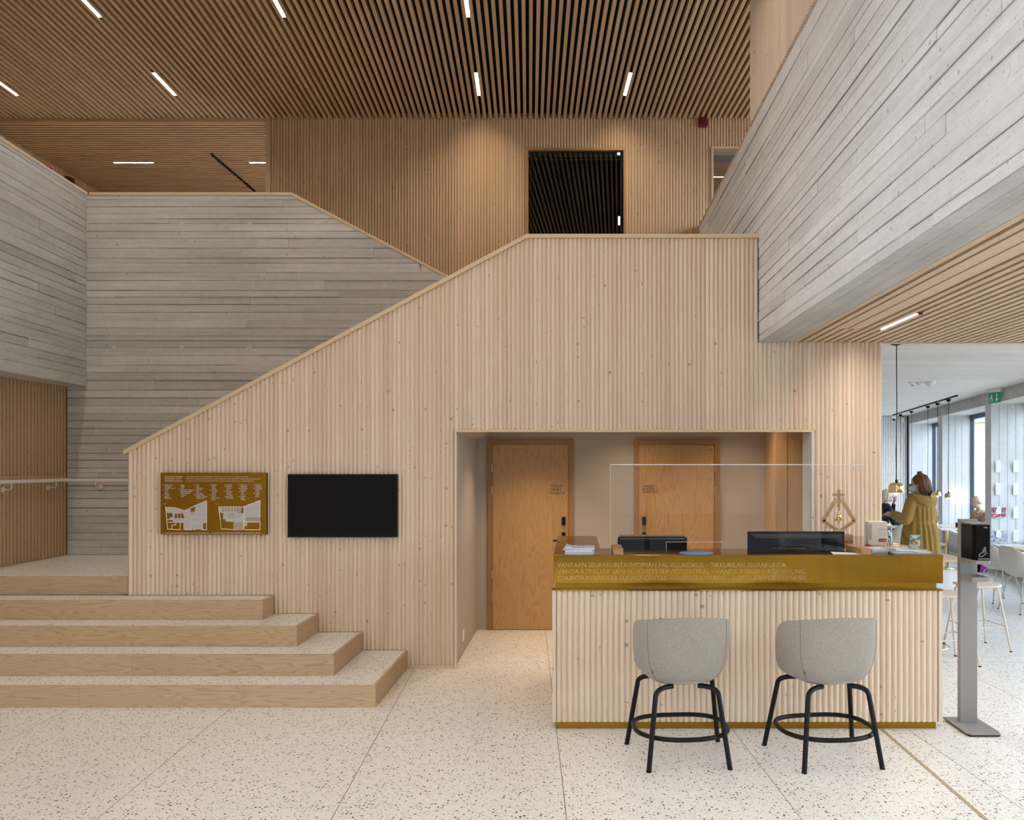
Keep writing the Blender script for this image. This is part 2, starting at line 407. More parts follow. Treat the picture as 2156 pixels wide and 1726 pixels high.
# ------------------------------------------------------------------ key dimensions (metres)
WY = 7.38                      # front of the slatted stair wall
WL, WK, WR, WE = fx(268, WY), fx(1110, WY), fx(1598, WY), fx(1858, WY)     # left end, kink, parapet end, right end
WZ0, WZ1 = 1.977-0.035, 3.911-0.035                                        # parapet height at the left end and at the kink, under the cap
AL, AR, AZ = fx(957, WY), fx(1713, WY), 2.148                              # alcove opening
BEAM_X0, BEAM_X1, BEAM_Z0, BEAM_Z1 = 1.66, 1.96, 2.94, 5.03
CBY = 9.2                      # concrete wall behind the lower flight
BWY = 11.0                     # upper slatted wall
CZ = 6.48                      # underside of the hall's ceiling slats
STEP_H, STEP_Y0, STEP_D = 0.1645, 6.193, 0.305
STEP_X = [-1.505, -1.910, -2.307, -2.707]
PLAT = 5*STEP_H
ROT = -0.0585                  # floor grid and ceiling slats run slightly askew to the stair wall
CAFE_Z = 3.10
def facade_x(y): return 4.34+0.2046*y
def wall_top(x):
    if x > WR: return BEAM_Z0
    return WZ1 if x >= WK else WZ0+(WZ1-WZ0)*(x-WL)/(WK-WL)
def wall_bot(x):
    z = 0.0
    for i, sx in enumerate(STEP_X):
        if x < sx: z = (i+1)*STEP_H
    return z

# ------------------------------------------------------------------ floor
fl = MB().box(-6.2, 9.6, -3.6, 22.5, -0.25, -0.0025).build('floor', 'joint'); struct(fl, 'pale terrazzo floor with thin brass joints')
rows = [(-3.6, 0.0), (-1.61, 1), (-0.39, 1), (0.83, 1), (2.05, 1), (3.27, 1), (4.49, 1), (5.71, 1), (7.62, 0.0), (9.3, 0.0)]
cols = [-0.127+1.2195*k for k in range(-5, 8)]
def colx(c, y): return c+ROT*(y-5.7)
def rowy(r, x): return r[0]-ROT*x*r[1]
g = 0.003
for j in range(len(rows)-1):
    for i in range(len(cols)-1):
        xs = []
        for (c, r, sx, sy) in ((cols[i], rows[j], 1, 1), (cols[i+1], rows[j], -1, 1), (cols[i+1], rows[j+1], -1, -1), (cols[i], rows[j+1], 1, -1)):
            x = c; 
            for _ in range(3): y = rowy(r, x); x = colx(c, y)
            xs.append([max(min(x+g*sx, facade_x(y)+0.6), -5.72), y+g*sy])
        if xs[1][0]-xs[0][0] < 0.02: continue
        if rows[j+1][0] > 9:
            if xs[1][0] < AL or xs[0][0] > 2.39: continue
            for q in xs: q[0] = min(q[0], 2.397)
        MB().prism(xs, 'z', -0.01, 0.0).build('slab', 'terrazzo', fl)
MB().prism([(2.4, 7.6245), (facade_x(7.62)+0.6, 7.6245), (facade_x(21.6)+0.6, 21.6), (2.4, 21.6)], 'z', -0.01, 0.0).build('slab', 'terrazzo', fl)
MB().prism([(-3.6, 7.62), (2.4, 7.62), (2.4, 7.621)], 'z', -0.02, -0.011).build('joint_bed', 'joint', fl)
MB().box(2.118, 2.142, -3.5, 7.38, -0.012, 0.0015).build('threshold_strip', 'joint', fl)

# ------------------------------------------------------------------ broad steps
st = thing('staircase', 'broad pale steps with wooden risers and terrazzo treads below the slatted wall', 'stairs', (0, 0, 0))
XL = -5.70
for i in range(4):
    y0, z1, xr = STEP_Y0+STEP_D*i, STEP_H*(i+1), STEP_X[i]
    y1 = STEP_Y0+STEP_D*(i+1)
    zb = STEP_H*i
    # riser boards along the front, butt-jointed, and the return at the right end
    cuts = [XL]+sorted({0: [-3.75], 1: [-3.51], 2: [-4.47], 3: [-4.30]}[i])+[xr]
    for a, b in zip(cuts[:-1], cuts[1:]):
        MB().box(a+0.0008, b-(0.0 if b == xr else 0.0008), y0, y0+0.022, zb, z1, random.random()).build('riser_board', 'ash_x', st)
    MB().box(xr-0.022, xr, y0+0.0225, WY-0.002, zb, z1, random.random()).build('riser_return', 'ash_y', st)
    MB().prism([(XL, y0+0.0225), (xr-0.0225, y0+0.0225), (xr-0.0225, WY-0.002), (XL, WY-0.002)], 'z', zb+0.001, z1-0.0015).build('tread', 'terrazzo', st)
y5 = STEP_Y0+4*STEP_D
MB().box(XL, WL-0.002, y5, y5+0.022, 4*STEP_H, PLAT, 0.3).build('riser_board', 'ash_x', st)
ld_ = struct(MB().box(XL, WL+0.12, y5+0.0225, CBY-0.002, 4*STEP_H-0.1, PLAT-0.0015).build('floor_landing', 'terrazzo'), 'terrazzo landing at the top of the broad steps')
ff = bpy.data.objects.new('floor_stair_flights', None); COL.objects.link(ff); struct(ff, 'stair flights hidden behind the slatted wall')
rise = (2.9-PLAT)/12; run = rise/0.537
for k in range(12):                                        # the flight that climbs behind the slatted wall
    x0 = WL+0.12+run*k
    MB().box(x0, x0+run, WY+0.16, CBY-0.002, PLAT+rise*k-0.04, PLAT+rise*(k+1)).build('tread', 'terrazzo', ff)
xt = WL+0.12+run*12
MB().box(xt, BEAM_X0-0.01, WY+0.16, CBY-0.002, 2.82, 2.9).box(-1.30, BEAM_X0-0.01, CBY+0.24, BWY-0.06, 2.82, 2.9).build('landing', 'terrazzo', ff)
for k in range(6):                                         # upper flight back to the left
    x1 = -1.30-0.30*k
    MB().box(x1-0.30, x1, CBY+0.24, BWY-0.06, 2.9+k*0.16-0.15, 2.9+(k+1)*0.16).build('tread', 'terrazzo', ff)

# ------------------------------------------------------------------ slatted stair wall (front)
wf = MB()
BY0, BY1 = WY+0.018, WY+0.14
wf.prism([(WL, 0), (AL-0.02, 0), (AL-0.02, wall_top(AL-0.02)), (WL, wall_top(WL))], 'y', BY0, BY1)
wf.prism([(AL-0.02, AZ+0.02), (WR, AZ+0.02), (WR, BEAM_Z0), (WR-0.006, BEAM_Z0), (WR-0.006, WZ1), (WK, WZ1), (AL-0.02, wall_top(AL-0.02))], 'y', BY0, BY1)
wf.prism([(WR, AZ+0.02), (WE, AZ+0.02), (WE, BEAM_Z0+0.1), (WR, BEAM_Z0)], 'y', BY0, BY1)
wf.prism([(AR+0.02, 0), (WE, 0), (WE, AZ+0.02), (AR+0.02, AZ+0.02)], 'y', BY0, BY1)
wf = wf.build('wall_front', 'slat_x', None, fix=True); struct(wf, 'wall of upright pale spruce mouldings enclosing the stair')
PW = 0.0397; NW = int(round((WE-WL)/PW)); PW = (WE-WL)/NW
def slat_piece(pts, zb, zt, tone, y=WY, amp=0.017, back=0.0185):
    """one upright moulding; zb / zt are functions of x"""
    n = len(pts); v = []
    for x, h in pts: v.append((x, y+amp-h, zb(x)))
    for x, h in pts: v.append((x, y+amp-h, zt(x)))
    v += [(pts[0][0], y+back, zb(pts[0][0])), (pts[-1][0], y+back, zb(pts[-1][0])), (pts[0][0], y+back, zt(pts[0][0])), (pts[-1][0], y+back, zt(pts[-1][0]))]
    a, b, c, d = 2*n, 2*n+1, 2*n+2, 2*n+3
    m = MB()
    m.add(v, [(i, i+1, n+i+1, n+i) for i in range(n-1)], tone, True)
    # end grain and flanks with vertices of their own, so the moulding keeps clean normals
    m.v = m.v[:2*n]
    m.add([v[i] for i in range(n)]+[v[a], v[b]], [tuple([n]+list(range(n))+[n+1])[::-1]], tone)
    m.add([v[n+i] for i in range(n)]+[v[c], v[d]], [tuple([n]+list(range(n))+[n+1])], tone)
    m.add([v[a], v[c], v[n], v[0]], [(0, 1, 2, 3)], tone); m.add([v[b], v[n-1], v[2*n-1], v[d]], [(0, 1, 2, 3)], tone)
    return m
tones = [min(1, max(0, random.gauss(0.42, 0.30))) for _ in range(NW)]
for i, pts in enumerate(wave(WL, PW, NW, 10, 0.0145)):
    xm = 0.5*(pts[0][0]+pts[-1][0])
    if xm < WR < pts[-1][0]: pts = [(min(x, WR-0.004), h) for x, h in pts]
    zt = (lambda x: wall_top(min(x, WR-0.001))-0.001) if xm < WR else (lambda x: BEAM_Z0-0.001)
    if AL-0.012 < xm < AR+0.012:
        zb = lambda x: AZ+0.001
        slat_piece(pts, zb, zt, tones[i]).build('slat', 'slat', wf)
    else:
        b = wall_bot(xm)+(0.03 if xm > STEP_X[0] and xm < AL else 0.001)
        slat_piece(pts, lambda x, b=b: b, zt, tones[i]).build('slat', 'slat', wf)
# cap, alcove lining, foot strip
ca = MB()
dz = 0.035
ca.prism([(WL-0.03, wall_top(WL)-0.016), (WK, WZ1), (WK-0.008, WZ1+dz), (WL-0.03, wall_top(WL)-0.016+dz+0.004)], 'y', WY-0.012, BY1+0.012)
ca.build('sloping_cap', 'cap', wf)
MB().prism([(WK, WZ1), (WR-0.002, WZ1), (WR-0.002, WZ1+dz), (WK-0.008, WZ1+dz)], 'y', WY-0.012, BY1+0.012).build('level_cap', 'cap', wf)
MB().box(AL, AL+0.019, WY-0.006, WY+0.02, 0, AZ-0.019).build('opening_trim', 'slat', wf)
MB().box(AR-0.019, AR, WY-0.006, WY+0.02, 0, AZ-0.019).build('opening_trim', 'slat', wf)
MB().box(AL, AR, WY-0.006, WY+0.02, AZ-0.019, AZ).build('opening_trim', 'cap', wf)
MB().box(STEP_X[0]+0.002, AL-0.001, WY-0.004, WY+0.013, 0, 0.0295).build('foot_strip', 'cap', wf)
MB().box(WR-0.003, WR-0.001, WY+0.004, WY+0.012, BEAM_Z0, WZ1).build('shadow_gap', 'dark', wf)

# ------------------------------------------------------------------ alcove
AB = 9.10
al = MB()
def ceil_a(x): return 2.12+0.50*max(0, x-AL)
al.box(AL-0.10, AL, WY+0.03, AB, 0, 2.9)
al.box(AL, 2.9, AB, AB+0.08, 0, 3.2)
wa = struct(al.build('wall_alcove', 'plaster'), 'warm grey plastered alcove walls behind the desk')
MB().prism([(AL, ceil_a(AL)), (-0.2, ceil_a(-0.2)), (0.6, 2.80), (2.76, 2.80), (2.76, 2.9), (0.5, 2.9), (AL, ceil_a(AL)+0.1)], 'y', BY1+0.02, AB).build('alcove_soffit', 'plaster', wa)
jm = struct(MB().box(2.126, 2.35, WY+0.021, 7.64, 0, 2.75).build('trim_1', 'conc_z'), 'grey concrete column edge inside the alcove opening')
def make_door(n, pxs, text, room, hinge_left):
    fl0, ll, lr, fr0 = [fx(p, AB) for p in pxs]
    d = bpy.data.objects.new('door_%d' % n, None); COL.objects.link(d); d.location = ((ll+lr)/2, AB, 0)
    struct(d, 'ash veneer door reading %s in an orange-brown wooden frame' % text.split('\n')[0].title())
    ox = -(ll+lr)/2
    def B(*a): return MB().box(a[0]+ox, a[1]+ox, a[2], a[3], a[4], a[5], 0.5)
    zt, zl = 2.112, 2.054
    B(fl0, ll-0.004, -0.030, 0.0, 0, zt).build('frame_post', 'door_frame', d)
    B(lr+0.004, fr0, -0.030, 0.0, 0, zt).build('frame_post', 'door_frame', d)
    B(ll-0.004, lr+0.004, -0.030, 0.0, zl+0.004, zt).build('frame_head', 'door_frame', d)
    B(ll, lr, -0.016, 0.0, 0.008, zl).build('door_leaf', 'door_wood', d)
    hx = ll-0.006 if hinge_left else lr+0.006
    for z in (1.80, 1.545, 0.62, 0.37):
        h = MB().tube([(hx+ox, -0.034, z-0.045), (hx+ox, -0.034, z-0.001)], 0.0065, 8).tube([(hx+ox, -0.034, z+0.001), (hx+ox, -0.034, z+0.045)], 0.0065, 8)
        h.build('hinge', 'steel', d)
    kx = lr-0.055 if hinge_left else ll+0.055
    lock = MB()
    prof = [(kx+ox-0.020, 1.255), (kx+ox+0.020, 1.255)]+[(kx+ox+0.020*math.cos(a), 1.180-0.020*math.sin(a)) for a in [PI*k/8 for k in range(9)]]
    lock.prism(prof, 'y', -0.045, -0.016).build('card_lock', 'black', d, 0.002)
    cyl = MB(); cyl.tube([(kx+ox, -0.050, 1.065), (kx+ox, -0.016, 1.065)], 0.024, 20).build('lock_cylinder', 'black', d)
    sg_ = -1 if hinge_left else 1
    hd = MB(); hd.tube([(kx+ox, -0.016, 0.996), (kx+ox, -0.058, 0.996)], 0.011, 10).tube([(kx+ox, -0.056, 0.996), (kx+ox+sg_*0.115, -0.056, 0.996)], 0.010, 10); hd.build('lever_handle', 'black', d)
    tx = lr-0.205 if hinge_left else ll+0.04
    lettering('name_lettering', text, 'ink', d, (tx+ox, -0.0163, 1.585), FRONT, width=0.165, space=0.98)
    lettering('room_number', room, 'ink', d, (ll+0.025+ox if hinge_left else lr-0.075+ox, -0.0163, 1.99), FRONT, width=0.05)
    return d
make_door(1, (1028, 1037.5, 1197, 1207), 'VIISAUS\nVISHET\nWISDOM', '1134', True)
make_door(2, (1335, 1345, 1503, 1515), 'VARJELUS\nBESKYDD\nGUARDIAN', '1135', False)
sk = MB().box(AL, AL+0.006, 7.88, 7.985, 0.13, 0.245).build('wall_socket', 'white', None, 0.004)
tag(sk, 'white double power socket low on the alcove wall', 'socket')
for z in (0.158, 0.212): MB().tube([(AL+0.006, 7.932, z), (AL+0.009, 7.932, z)], 0.020, 14).build('socket_face', 'paper', sk)
cb = thing('tall_cupboard', 'tall orange-brown wooden cupboard at the end of the alcove', 'cupboard', (2.115, 8.63, 0))
MB().box(0, 0.54, 0.02, 0.465, 0, 2.74).build('body', 'cupboard_wood', cb)
MB().box(0, 0.125, 0, 0.0195, 0.02, 2.72).build('door_panel', 'cupboard_wood', cb)
MB().box(0.133, 0.54, 0, 0.0195, 0.02, 2.72).build('door_panel', 'cupboard_wood', cb)
for k, xx in enumerate((-0.45, 0.65, 1.70)):     # recessed spots in the alcove ceiling
    zc = min(ceil_a(xx), 2.80)
    s = thing('recessed_spot', 'small round recessed spotlight in the alcove ceiling', 'spotlight', (xx, 8.35, zc), 0, 'alcove spotlights')
    MB().lathe([(0.032, -0.002), (0.045, -0.006), (0.048, 0.0)], (0, 0, 0), 20).build('ring', 'white', s)
    MB().lathe([(0.0, -0.0015), (0.032, -0.0015)], (0, 0, 0), 20).build('lens', 'bulb', s)
    ld = bpy.data.lights.new('spot_light', 'SPOT'); ld.energy = 70; ld.color = (1.0, 0.76, 0.50); ld.spot_size = 1.75; ld.spot_blend = 0.9; ld.shadow_soft_size = 0.04
    lo = bpy.data.objects.new('spot_light', ld); COL.objects.link(lo); lo.parent = s; lo.location = (0, 0, -0.02)

# ------------------------------------------------------------------ board-marked concrete
def board_face(m, P0, u, n, L, z0, z1, seed, bh=0.088, smin=None, smax=None, dep=0.006):
    """rows of shuttering-board imprints; every board is proud of the joint by a little"""
    rnd = random.Random(seed); P0, u, n = Vector(P0), Vector(u), Vector(n)
    z = z0
    while z < z1-0.01:
        h = rnd.choice((bh, bh, bh*0.62, bh*1.25, bh*0.9)); zt = min(z+h, z1)
        if z1-zt < 0.03: zt = z1
        s = -rnd.random()*2
        while s < L:
            e = s+rnd.uniform(1.2, 4.2)
            a, b = max(s, 0.0), min(e, L)
            if b > a+0.02:
                off = rnd.choice((0, 0, 0.003, 0.005)); gp = 0.0006+rnd.random()**2*0.0028
                tone = min(1, max(0, rnd.gauss(0.45, 0.27)))
                lo0, lo1, hi0, hi1 = a, b, a, b
                if smax:
                    lo1, hi1 = min(b, smax(z)), min(b, smax(zt))
                    if lo1 <= a+0.002: s = e; continue
                    hi1 = max(hi1, a+0.003)
                p = [P0+u*(lo0+0.001)+Vector((0, 0, z+gp)), P0+u*(lo1-0.001)+Vector((0, 0, z+gp)), P0+u*(hi1-0.001)+Vector((0, 0, zt-gp*0.4)), P0+u*(hi0+0.001)+Vector((0, 0, zt-gp*0.4))]
                q = [x+n*(dep+off) for x in p]
                m.bv += [1, 1, 2, 2]*2
                m.add(p+q, [(4, 5, 6, 7), (0, 1, 5, 4), (1, 2, 6, 5), (2, 3, 7, 6), (3, 0, 4, 7)], tone)
            s = e
        z = zt
    return m
def plugs(parent, P0, u, n, ss, zs, mat, top=None):
    u, n = Vector(u), Vector(n)
    me = None
    for s in ss:
        for z in zs:
            c = Vector(P0)+u*s+Vector((0, 0, z))
            if top and z > top(c.x)-0.08: continue
            if me is None:
                m = MB(); R = 0.028; k = 18
                a = [(u*math.cos(2*PI*i/k)+Vector((0, 0, 1))*math.sin(2*PI*i/k)) for i in range(k)]
                v = [x*R for x in a]+[x*R+n*0.0012 for x in a]+[x*(R*0.72)+n*0.0004 for x in a]
                m.add(v, [(i, (i+1) % k, k+(i+1) % k, k+i) for i in range(k)]+[(k+i, k+(i+1) % k, 2*k+(i+1) % k, 2*k+i) for i in range(k)]+[tuple(range(2*k, 3*k))], 0.2)
                me = m.mesh('tie_plug')
            o = link('tie_plug', me, mat, parent); o.location = c
# wall behind the lower flight
CXL, CXK = -5.72, fx(613, CBY)
CZT = 4.89-0.03
def cb_top(x): return CZT if x < CXK else max(3.45, CZT-0.53*(x-CXK))
cw = MB(); x2 = CXK+(CZT-3.45)/0.53
cw.prism([(CXL, 0.0), (BEAM_X0-0.02, 0.0), (BEAM_X0-0.02, 3.45), (x2, 3.45), (CXK, CZT), (CXL, CZT)], 'y', CBY+0.008, CBY+0.22)
cw = struct(cw.build('wall_back', 'conc_joint', None, fix=True), 'grey board-marked concrete wall behind the stair')
f = MB(); board_face(f, (CXL, CBY+0.008, 0), (1, 0, 0), (0, -1, 0), BEAM_X0-0.02-CXL, PLAT, CZT, 3,
                     smax=lambda z: 99 if z <= 3.45 else (CXK-CXL)+(CZT-z)/0.53)
f.build('board_imprint', 'conc_x', cw, fix=True)
plugs(cw, (CXL, CBY-0.001, 0), (1, 0, 0), (0, -1, 0), [0.55+0.76*k for k in range(5)], [1.05, 1.75, 2.45, 3.15, 3.85, 4.55], 'conc_x', cb_top)
MB().prism([(-5.45, CZT), (CXK, CZT), (CXK+0.009, CZT+0.03), (-5.45, CZT+0.03)], 'y', CBY-0.008, CBY+0.228).build('level_cap', 'cap', cw)
MB().prism([(CXK, CZT), (x2, 3.45), (x2, 3.48), (CXK+0.009, CZT+0.03)], 'y', CBY-0.008, CBY+0.228).build('sloping_cap', 'cap', cw)
# left concrete parapet
lu = Vector((0.0823, -0.9966, 0)); ln = Vector((0.9966, 0.0823, 0)); LP = Vector((-5.48, CBY, 0))
LZ0 = 2.715; LCL = 4.4
lc = MB()
a, b = LP-ln*0.008, LP+lu*LCL-ln*0.008
lc.prism([(a.x, a.y), (b.x, b.y), (b.x-0.9, b.y), (a.x-0.26, a.y)], 'z', LZ0, CZT)
lc = struct(lc.build('wall_left', 'conc_joint', None, fix=True), 'grey board-marked concrete parapet of the upper gallery')
f = MB(); board_face(f, a, lu, ln, LCL, LZ0, CZT, 11); f.build('board_imprint', 'conc_y', lc, fix=True)
f = MB().prism([(LP.x, LP.y), (LP.x+lu.x*LCL, LP.y+lu.y*LCL), (LP.x-0.9, LP.y+lu.y*LCL), (LP.x-0.262, LP.y)], 'z', LZ0-0.004, LZ0-0.0002); f.build('underside', 'conc_y', lc)
plugs(lc, LP-ln*0.001, lu, ln, [0.35+0.75*k for k in range(4)], [3.1, 3.8, 4.5], 'conc_y')
MB().prism([(LP.x+0.008, LP.y), (LP.x+lu.x*LCL+0.008, LP.y+lu.y*LCL), (LP.x+lu.x*LCL-0.2, LP.y+lu.y*LCL), (LP.x-0.2, LP.y)], 'z', CZT, CZT+0.03).build('level_cap', 'slat_y', lc)
# right concrete beam
rb = struct(MB().box(BEAM_X0+0.008, BEAM_X1, -3.4, BWY, BEAM_Z0+0.006, BEAM_Z1-0.02).build('wall_right', 'conc_joint'), 'pale grey board-marked concrete balustrade beam')
f = MB(); board_face(f, (BEAM_X0+0.008, BWY, 0), (0, -1, 0), (-1, 0, 0), BWY+3.4, BEAM_Z0, BEAM_Z1-0.02, 23, 0.098); f.build('board_imprint', 'conc_beam', rb, fix=True)
f = MB(); 
for k, (xa, xb) in enumerate(((BEAM_X0+0.003, 1.755), (1.757, 1.86), (1.862, BEAM_X1))): f.box(xa, xb, -3.4, BWY, BEAM_Z0, BEAM_Z0+0.007, 0.55+0.2*k)
f.build('underside_board', 'conc_y', rb)
plugs(rb, (BEAM_X0+0.001, BWY, 0), (0, -1, 0), (-1, 0, 0), [4.05+0.95*k for k in range(8)], [3.35, 4.0, 4.65], 'conc_beam')
MB().box(BEAM_X0-0.004, BEAM_X1+0.01, 7.7, BWY-0.02, BEAM_Z1-0.02, BEAM_Z1+0.005).build('level_cap', 'slat_y', rb)

# ------------------------------------------------------------------ upper slatted wall with its windows
BL, BR = fx(560, BWY), 3.2
W1 = (fx(1107, BWY), fx(1318, BWY), 6.085); W2 = (fx(1497, BWY), 2.75, 6.105)
bw = MB()
for (xa, xb, za, zb_) in ((BL, W1[0], 2.7, CZ+0.1), (W1[0], W1[1], W1[2], CZ+0.1), (W1[1], W2[0], 2.7, CZ+0.1), (W2[0], W2[1], W2[2], CZ+0.1), (W2[1], BR, 2.7, CZ+0.1), (W1[0], W1[1], 2.7, 3.75)):
    bw.box(xa, xb, BWY+0.018, BWY+0.12, za, zb_)
bw = struct(bw.build('wall_upper', 'warm_x'), 'upper wall of orange-brown upright spruce mouldings')
NB = int(round((BR-BL)/0.0397)); m = MB()
for i, pts in enumerate(wave(BL+0.06, 0.0397, NB-2, 6, 0.017)):
    xm = pts[3][0]; zb_ = 2.75
    if W1[0] < xm < W1[1]: zb_ = W1[2]
    if W2[0] < xm < W2[1]: zb_ = W2[2]
    sp = slat_piece(pts, lambda x: zb_, lambda x: CZ+0.08, min(1, max(0, random.gauss(0.5, 0.22))), BWY)
    o = len(m.v); m.v += sp.v; m.f += [tuple(q+o for q in f) for f in sp.f]; m.t += sp.t; m.sm += sp.sm
tag(m.build('slats', 'warm', bw), kind='stuff')
MB().box(BL-0.004, BL+0.06, BWY-0.004, BWY+0.13, 2.75, CZ+0.1).build('corner_board', 'warm', bw)
def interior_window(n, x0, x1, zt, zb_, pane, label):
    w = bpy.data.objects.new('window_%d' % n, None); COL.objects.link(w); w.location = ((x0+x1)/2, BWY, zb_); struct(w, label)
    hx = (x1-x0)/2; h = zt-zb_; t = 0.034
    MB().box(-hx, -hx+t, -0.012, 0.13, 0, h).build('window_frame_post', 'door_frame' if pane else 'warm', w)
    MB().box(hx-t, hx, -0.012, 0.13, 0, h).build('window_frame_post', 'door_frame' if pane else 'warm', w)
    MB().box(-hx+t, hx-t, -0.012, 0.13, h-t, h).build('window_frame_head', 'door_frame' if pane else 'warm', w)
    if pane:
        MB().box(-hx+t, hx-t, 0.03, 0.038, 0, h-t).build('pane', 'darkglass', w)
        r = MB().box(-hx+t, hx-t, 0.07, 0.09, h-0.095, h-0.045); r.box(-hx+t, hx-t, 0.06, 0.1, h-0.13, h-0.12)
        for k in range(4): r.box(-hx+0.1+0.35*k, -hx+0.115+0.35*k, 0.06, 0.1, h-0.12, h-0.06)
        r.build('blind_rail', plain('bronze_rail', (0.16, 0.135, 0.09), 0.5), w)
        MB().box(-hx+t+0.028, -hx+t+0.033, 0.07, 0.074, 0, h-0.1).build('blind_cord', plain('cord_brown', (0.12, 0.09, 0.05), 0.7), w)
    return w
interior_window(1, W1[0], W1[1], W1[2], 3.75, True, 'large dark interior window in the upper slatted wall')
interior_window(2, W2[0], W2[1], W2[2], 3.9, False, 'framed opening in the upper wall beside the concrete balustrade')
# dark room behind the first window
dr = MB()
for bx in ((-0.9, 0.95, BWY+2.4, BWY+2.45, 3.5, 6.6), (-0.95, -0.9, BWY+0.13, BWY+2.4, 3.5, 6.6), (0.95, 1.0, BWY+0.13, BWY+2.4, 3.5, 6.6), (-0.9, 0.95, BWY+0.13, BWY+2.4, 6.5, 6.6), (-0.9, 0.95, BWY+0.13, BWY+2.4, 3.5, 3.75)): dr.box(*bx)
struct(dr.build('wall_dark_room', 'dark'), 'unlit room behind the upper window')
# corridor behind the second opening
co = MB()
co.box(1.2, 4.6, BWY+3.4, BWY+3.5, 3.6, 6.6); co.box(1.05, 1.2, BWY+0.13, BWY+3.5, 3.6, 6.6); co.box(4.6, 4.7, BWY+0.13, BWY+3.5, 3.6, 6.6); co.box(1.2, 4.6, BWY+0.13, BWY+3.4, 3.6, 3.9); co.box(1.2, 4.6, BWY+0.13, BWY+3.4, 6.1, 6.6)
co = struct(co.build('wall_corridor', 'plaster'), 'corridor seen through the upper opening')
sm_ = MB().box(0, 3.4, 0, 0.045, 0, 0.04, 0.5).mesh('slat')
for k in range(40):
    link('slat', sm_, 'warm_x', co).location = (1.2, BWY+0.42+0.0765*k, 6.05)
MB().box(1.2, 4.6, BWY+0.13, BWY+0.40, 6.04, 6.1).build('bulkhead', 'greymetal', co)

# ------------------------------------------------------------------ hall ceiling
ce = MB().box(-9.4, 4.8, -3.5, 14.7, CZ+0.075, CZ+0.25).build('ceiling', 'felt'); struct(ce, 'high hall ceiling of spaced spruce battens over dark felt')
SP, SW = 0.0765, 0.0385
dirx = -0.0555
k = 0
def xcl(y): return dirx*(y-BWY)
random.seed(21)
for i in range(-112, 44):
    x = i*SP
    y0, y1 = -3.4, BWY-0.002
    y0 = max(y0, min(7.72, BWY+(1.60-x)/dirx))       # stop where they meet the panel over the beam
    if x < -7.96: continue
    if x > 2.95: continue
    tn = random.random()
    v = []
    for z in (CZ, CZ+0.06):
        v += [(x+xcl(y0), y0, z), (x+SW+xcl(y0), y0, z), (x+SW, y1, z), (x, y1, z)]
    mm = MB().add(v, [(0, 3, 2, 1), (4, 5, 6, 7), (0, 1, 5, 4), (1, 2, 6, 5), (2, 3, 7, 6), (3, 0, 4, 7)], tn)
    mm.build('slat', 'warm_y', ce)
MB().box(-9.3, BL-0.005, BWY+0.002, BWY+0.03, CZ-0.05, CZ+0.07).build('fascia', 'warm_x', ce)
# gallery soffit at the left, battens crosswise
gs = struct(MB().box(-8.2, BL, BWY+0.03, 14.7, CZ+0.01, CZ+0.074).build('ceiling_gallery', 'felt'), 'gallery ceiling of crosswise spruce battens')
sm_ = MB().box(-8.05, BL-0.005, 0, 0.038, 0, 0.032, 0.5).mesh('slat')
for k in range(47):
    link('slat', sm_, 'warm_x', gs).location = (0, BWY+0.06+0.0765*k, CZ-0.045)
ge = struct(MB().box(-8.2, BL, 14.62, 14.7, 3.7, CZ+0.01).build('wall_gallery_end', 'warm_x'), 'end wall of the gallery')
gw = struct(MB().box(-8.3, -8.02, 4.8, 14.7, 3.6, CZ+0.07).build('wall_gallery', 'warm_y'), 'slatted gallery wall at the upper left')
m = MB()
for i, pts in enumerate(wave(8.0, 0.0397, 166, 5, 0.016)):
    n = len(pts); tn = min(1, max(0, random.gauss(0.5, 0.2)))
    v = [(-8.02+h, y, 3.9) for y, h in pts]+[(-8.02+h, y, CZ) for y, h in pts]
    m.add(v, [(q, n+q, n+q+1, q+1) for q in range(n-1)], tn, True)
tag(m.build('slats', 'warm', gw), kind='stuff')
gf = struct(MB().box(-8.2, -5.9, 4.8, 14.7, 3.6, 3.9).box(-5.9, -2.95, CBY+0.24, 14.7, 3.7, 3.9).build('floor_gallery', 'terrazzo'), 'upper gallery floor')
struct(MB().box(-2.95, 3.2, BWY+0.6, BWY+0.7, 2.7, 3.7).build('wall_void', 'dark'), 'closing wall under the upper rooms')
# slatted panel above the concrete beam
pu = struct(MB().box(BEAM_X0+0.006, BEAM_X0+0.20, -3.4, 7.69, BEAM_Z1-0.01, CZ+0.07).build('wall_upper_right', 'slat_y'), 'pale slatted panel above the concrete beam')
m = MB()
for i, pts in enumerate(wave(-3.4, 0.0397, 279, 6, 0.024)):
    n = len(pts); tn = min(1, max(0, random.gauss(0.35, 0.2)))
    v = [(BEAM_X0+0.006-h, y, BEAM_Z1+0.004) for y, h in pts]+[(BEAM_X0+0.006-h, y, CZ+0.05) for y, h in pts]
    m.add(v, [(q, q+1, n+q+1, n+q) for q in range(n-1)], tn, True)
    m.add(v[:n]+[(BEAM_X0+0.006, pts[-1][0], BEAM_Z1+0.004), (BEAM_X0+0.006, pts[0][0], BEAM_Z1+0.004)], [tuple(range(n+2))], tn)
tag(m.build('slats', 'slat', pu), kind='stuff')
MB().box(BEAM_X0-0.012, BEAM_X0+0.21, 7.69, 7.705, BEAM_Z1-0.0, CZ+0.06).build('end_board', 'slat', pu)

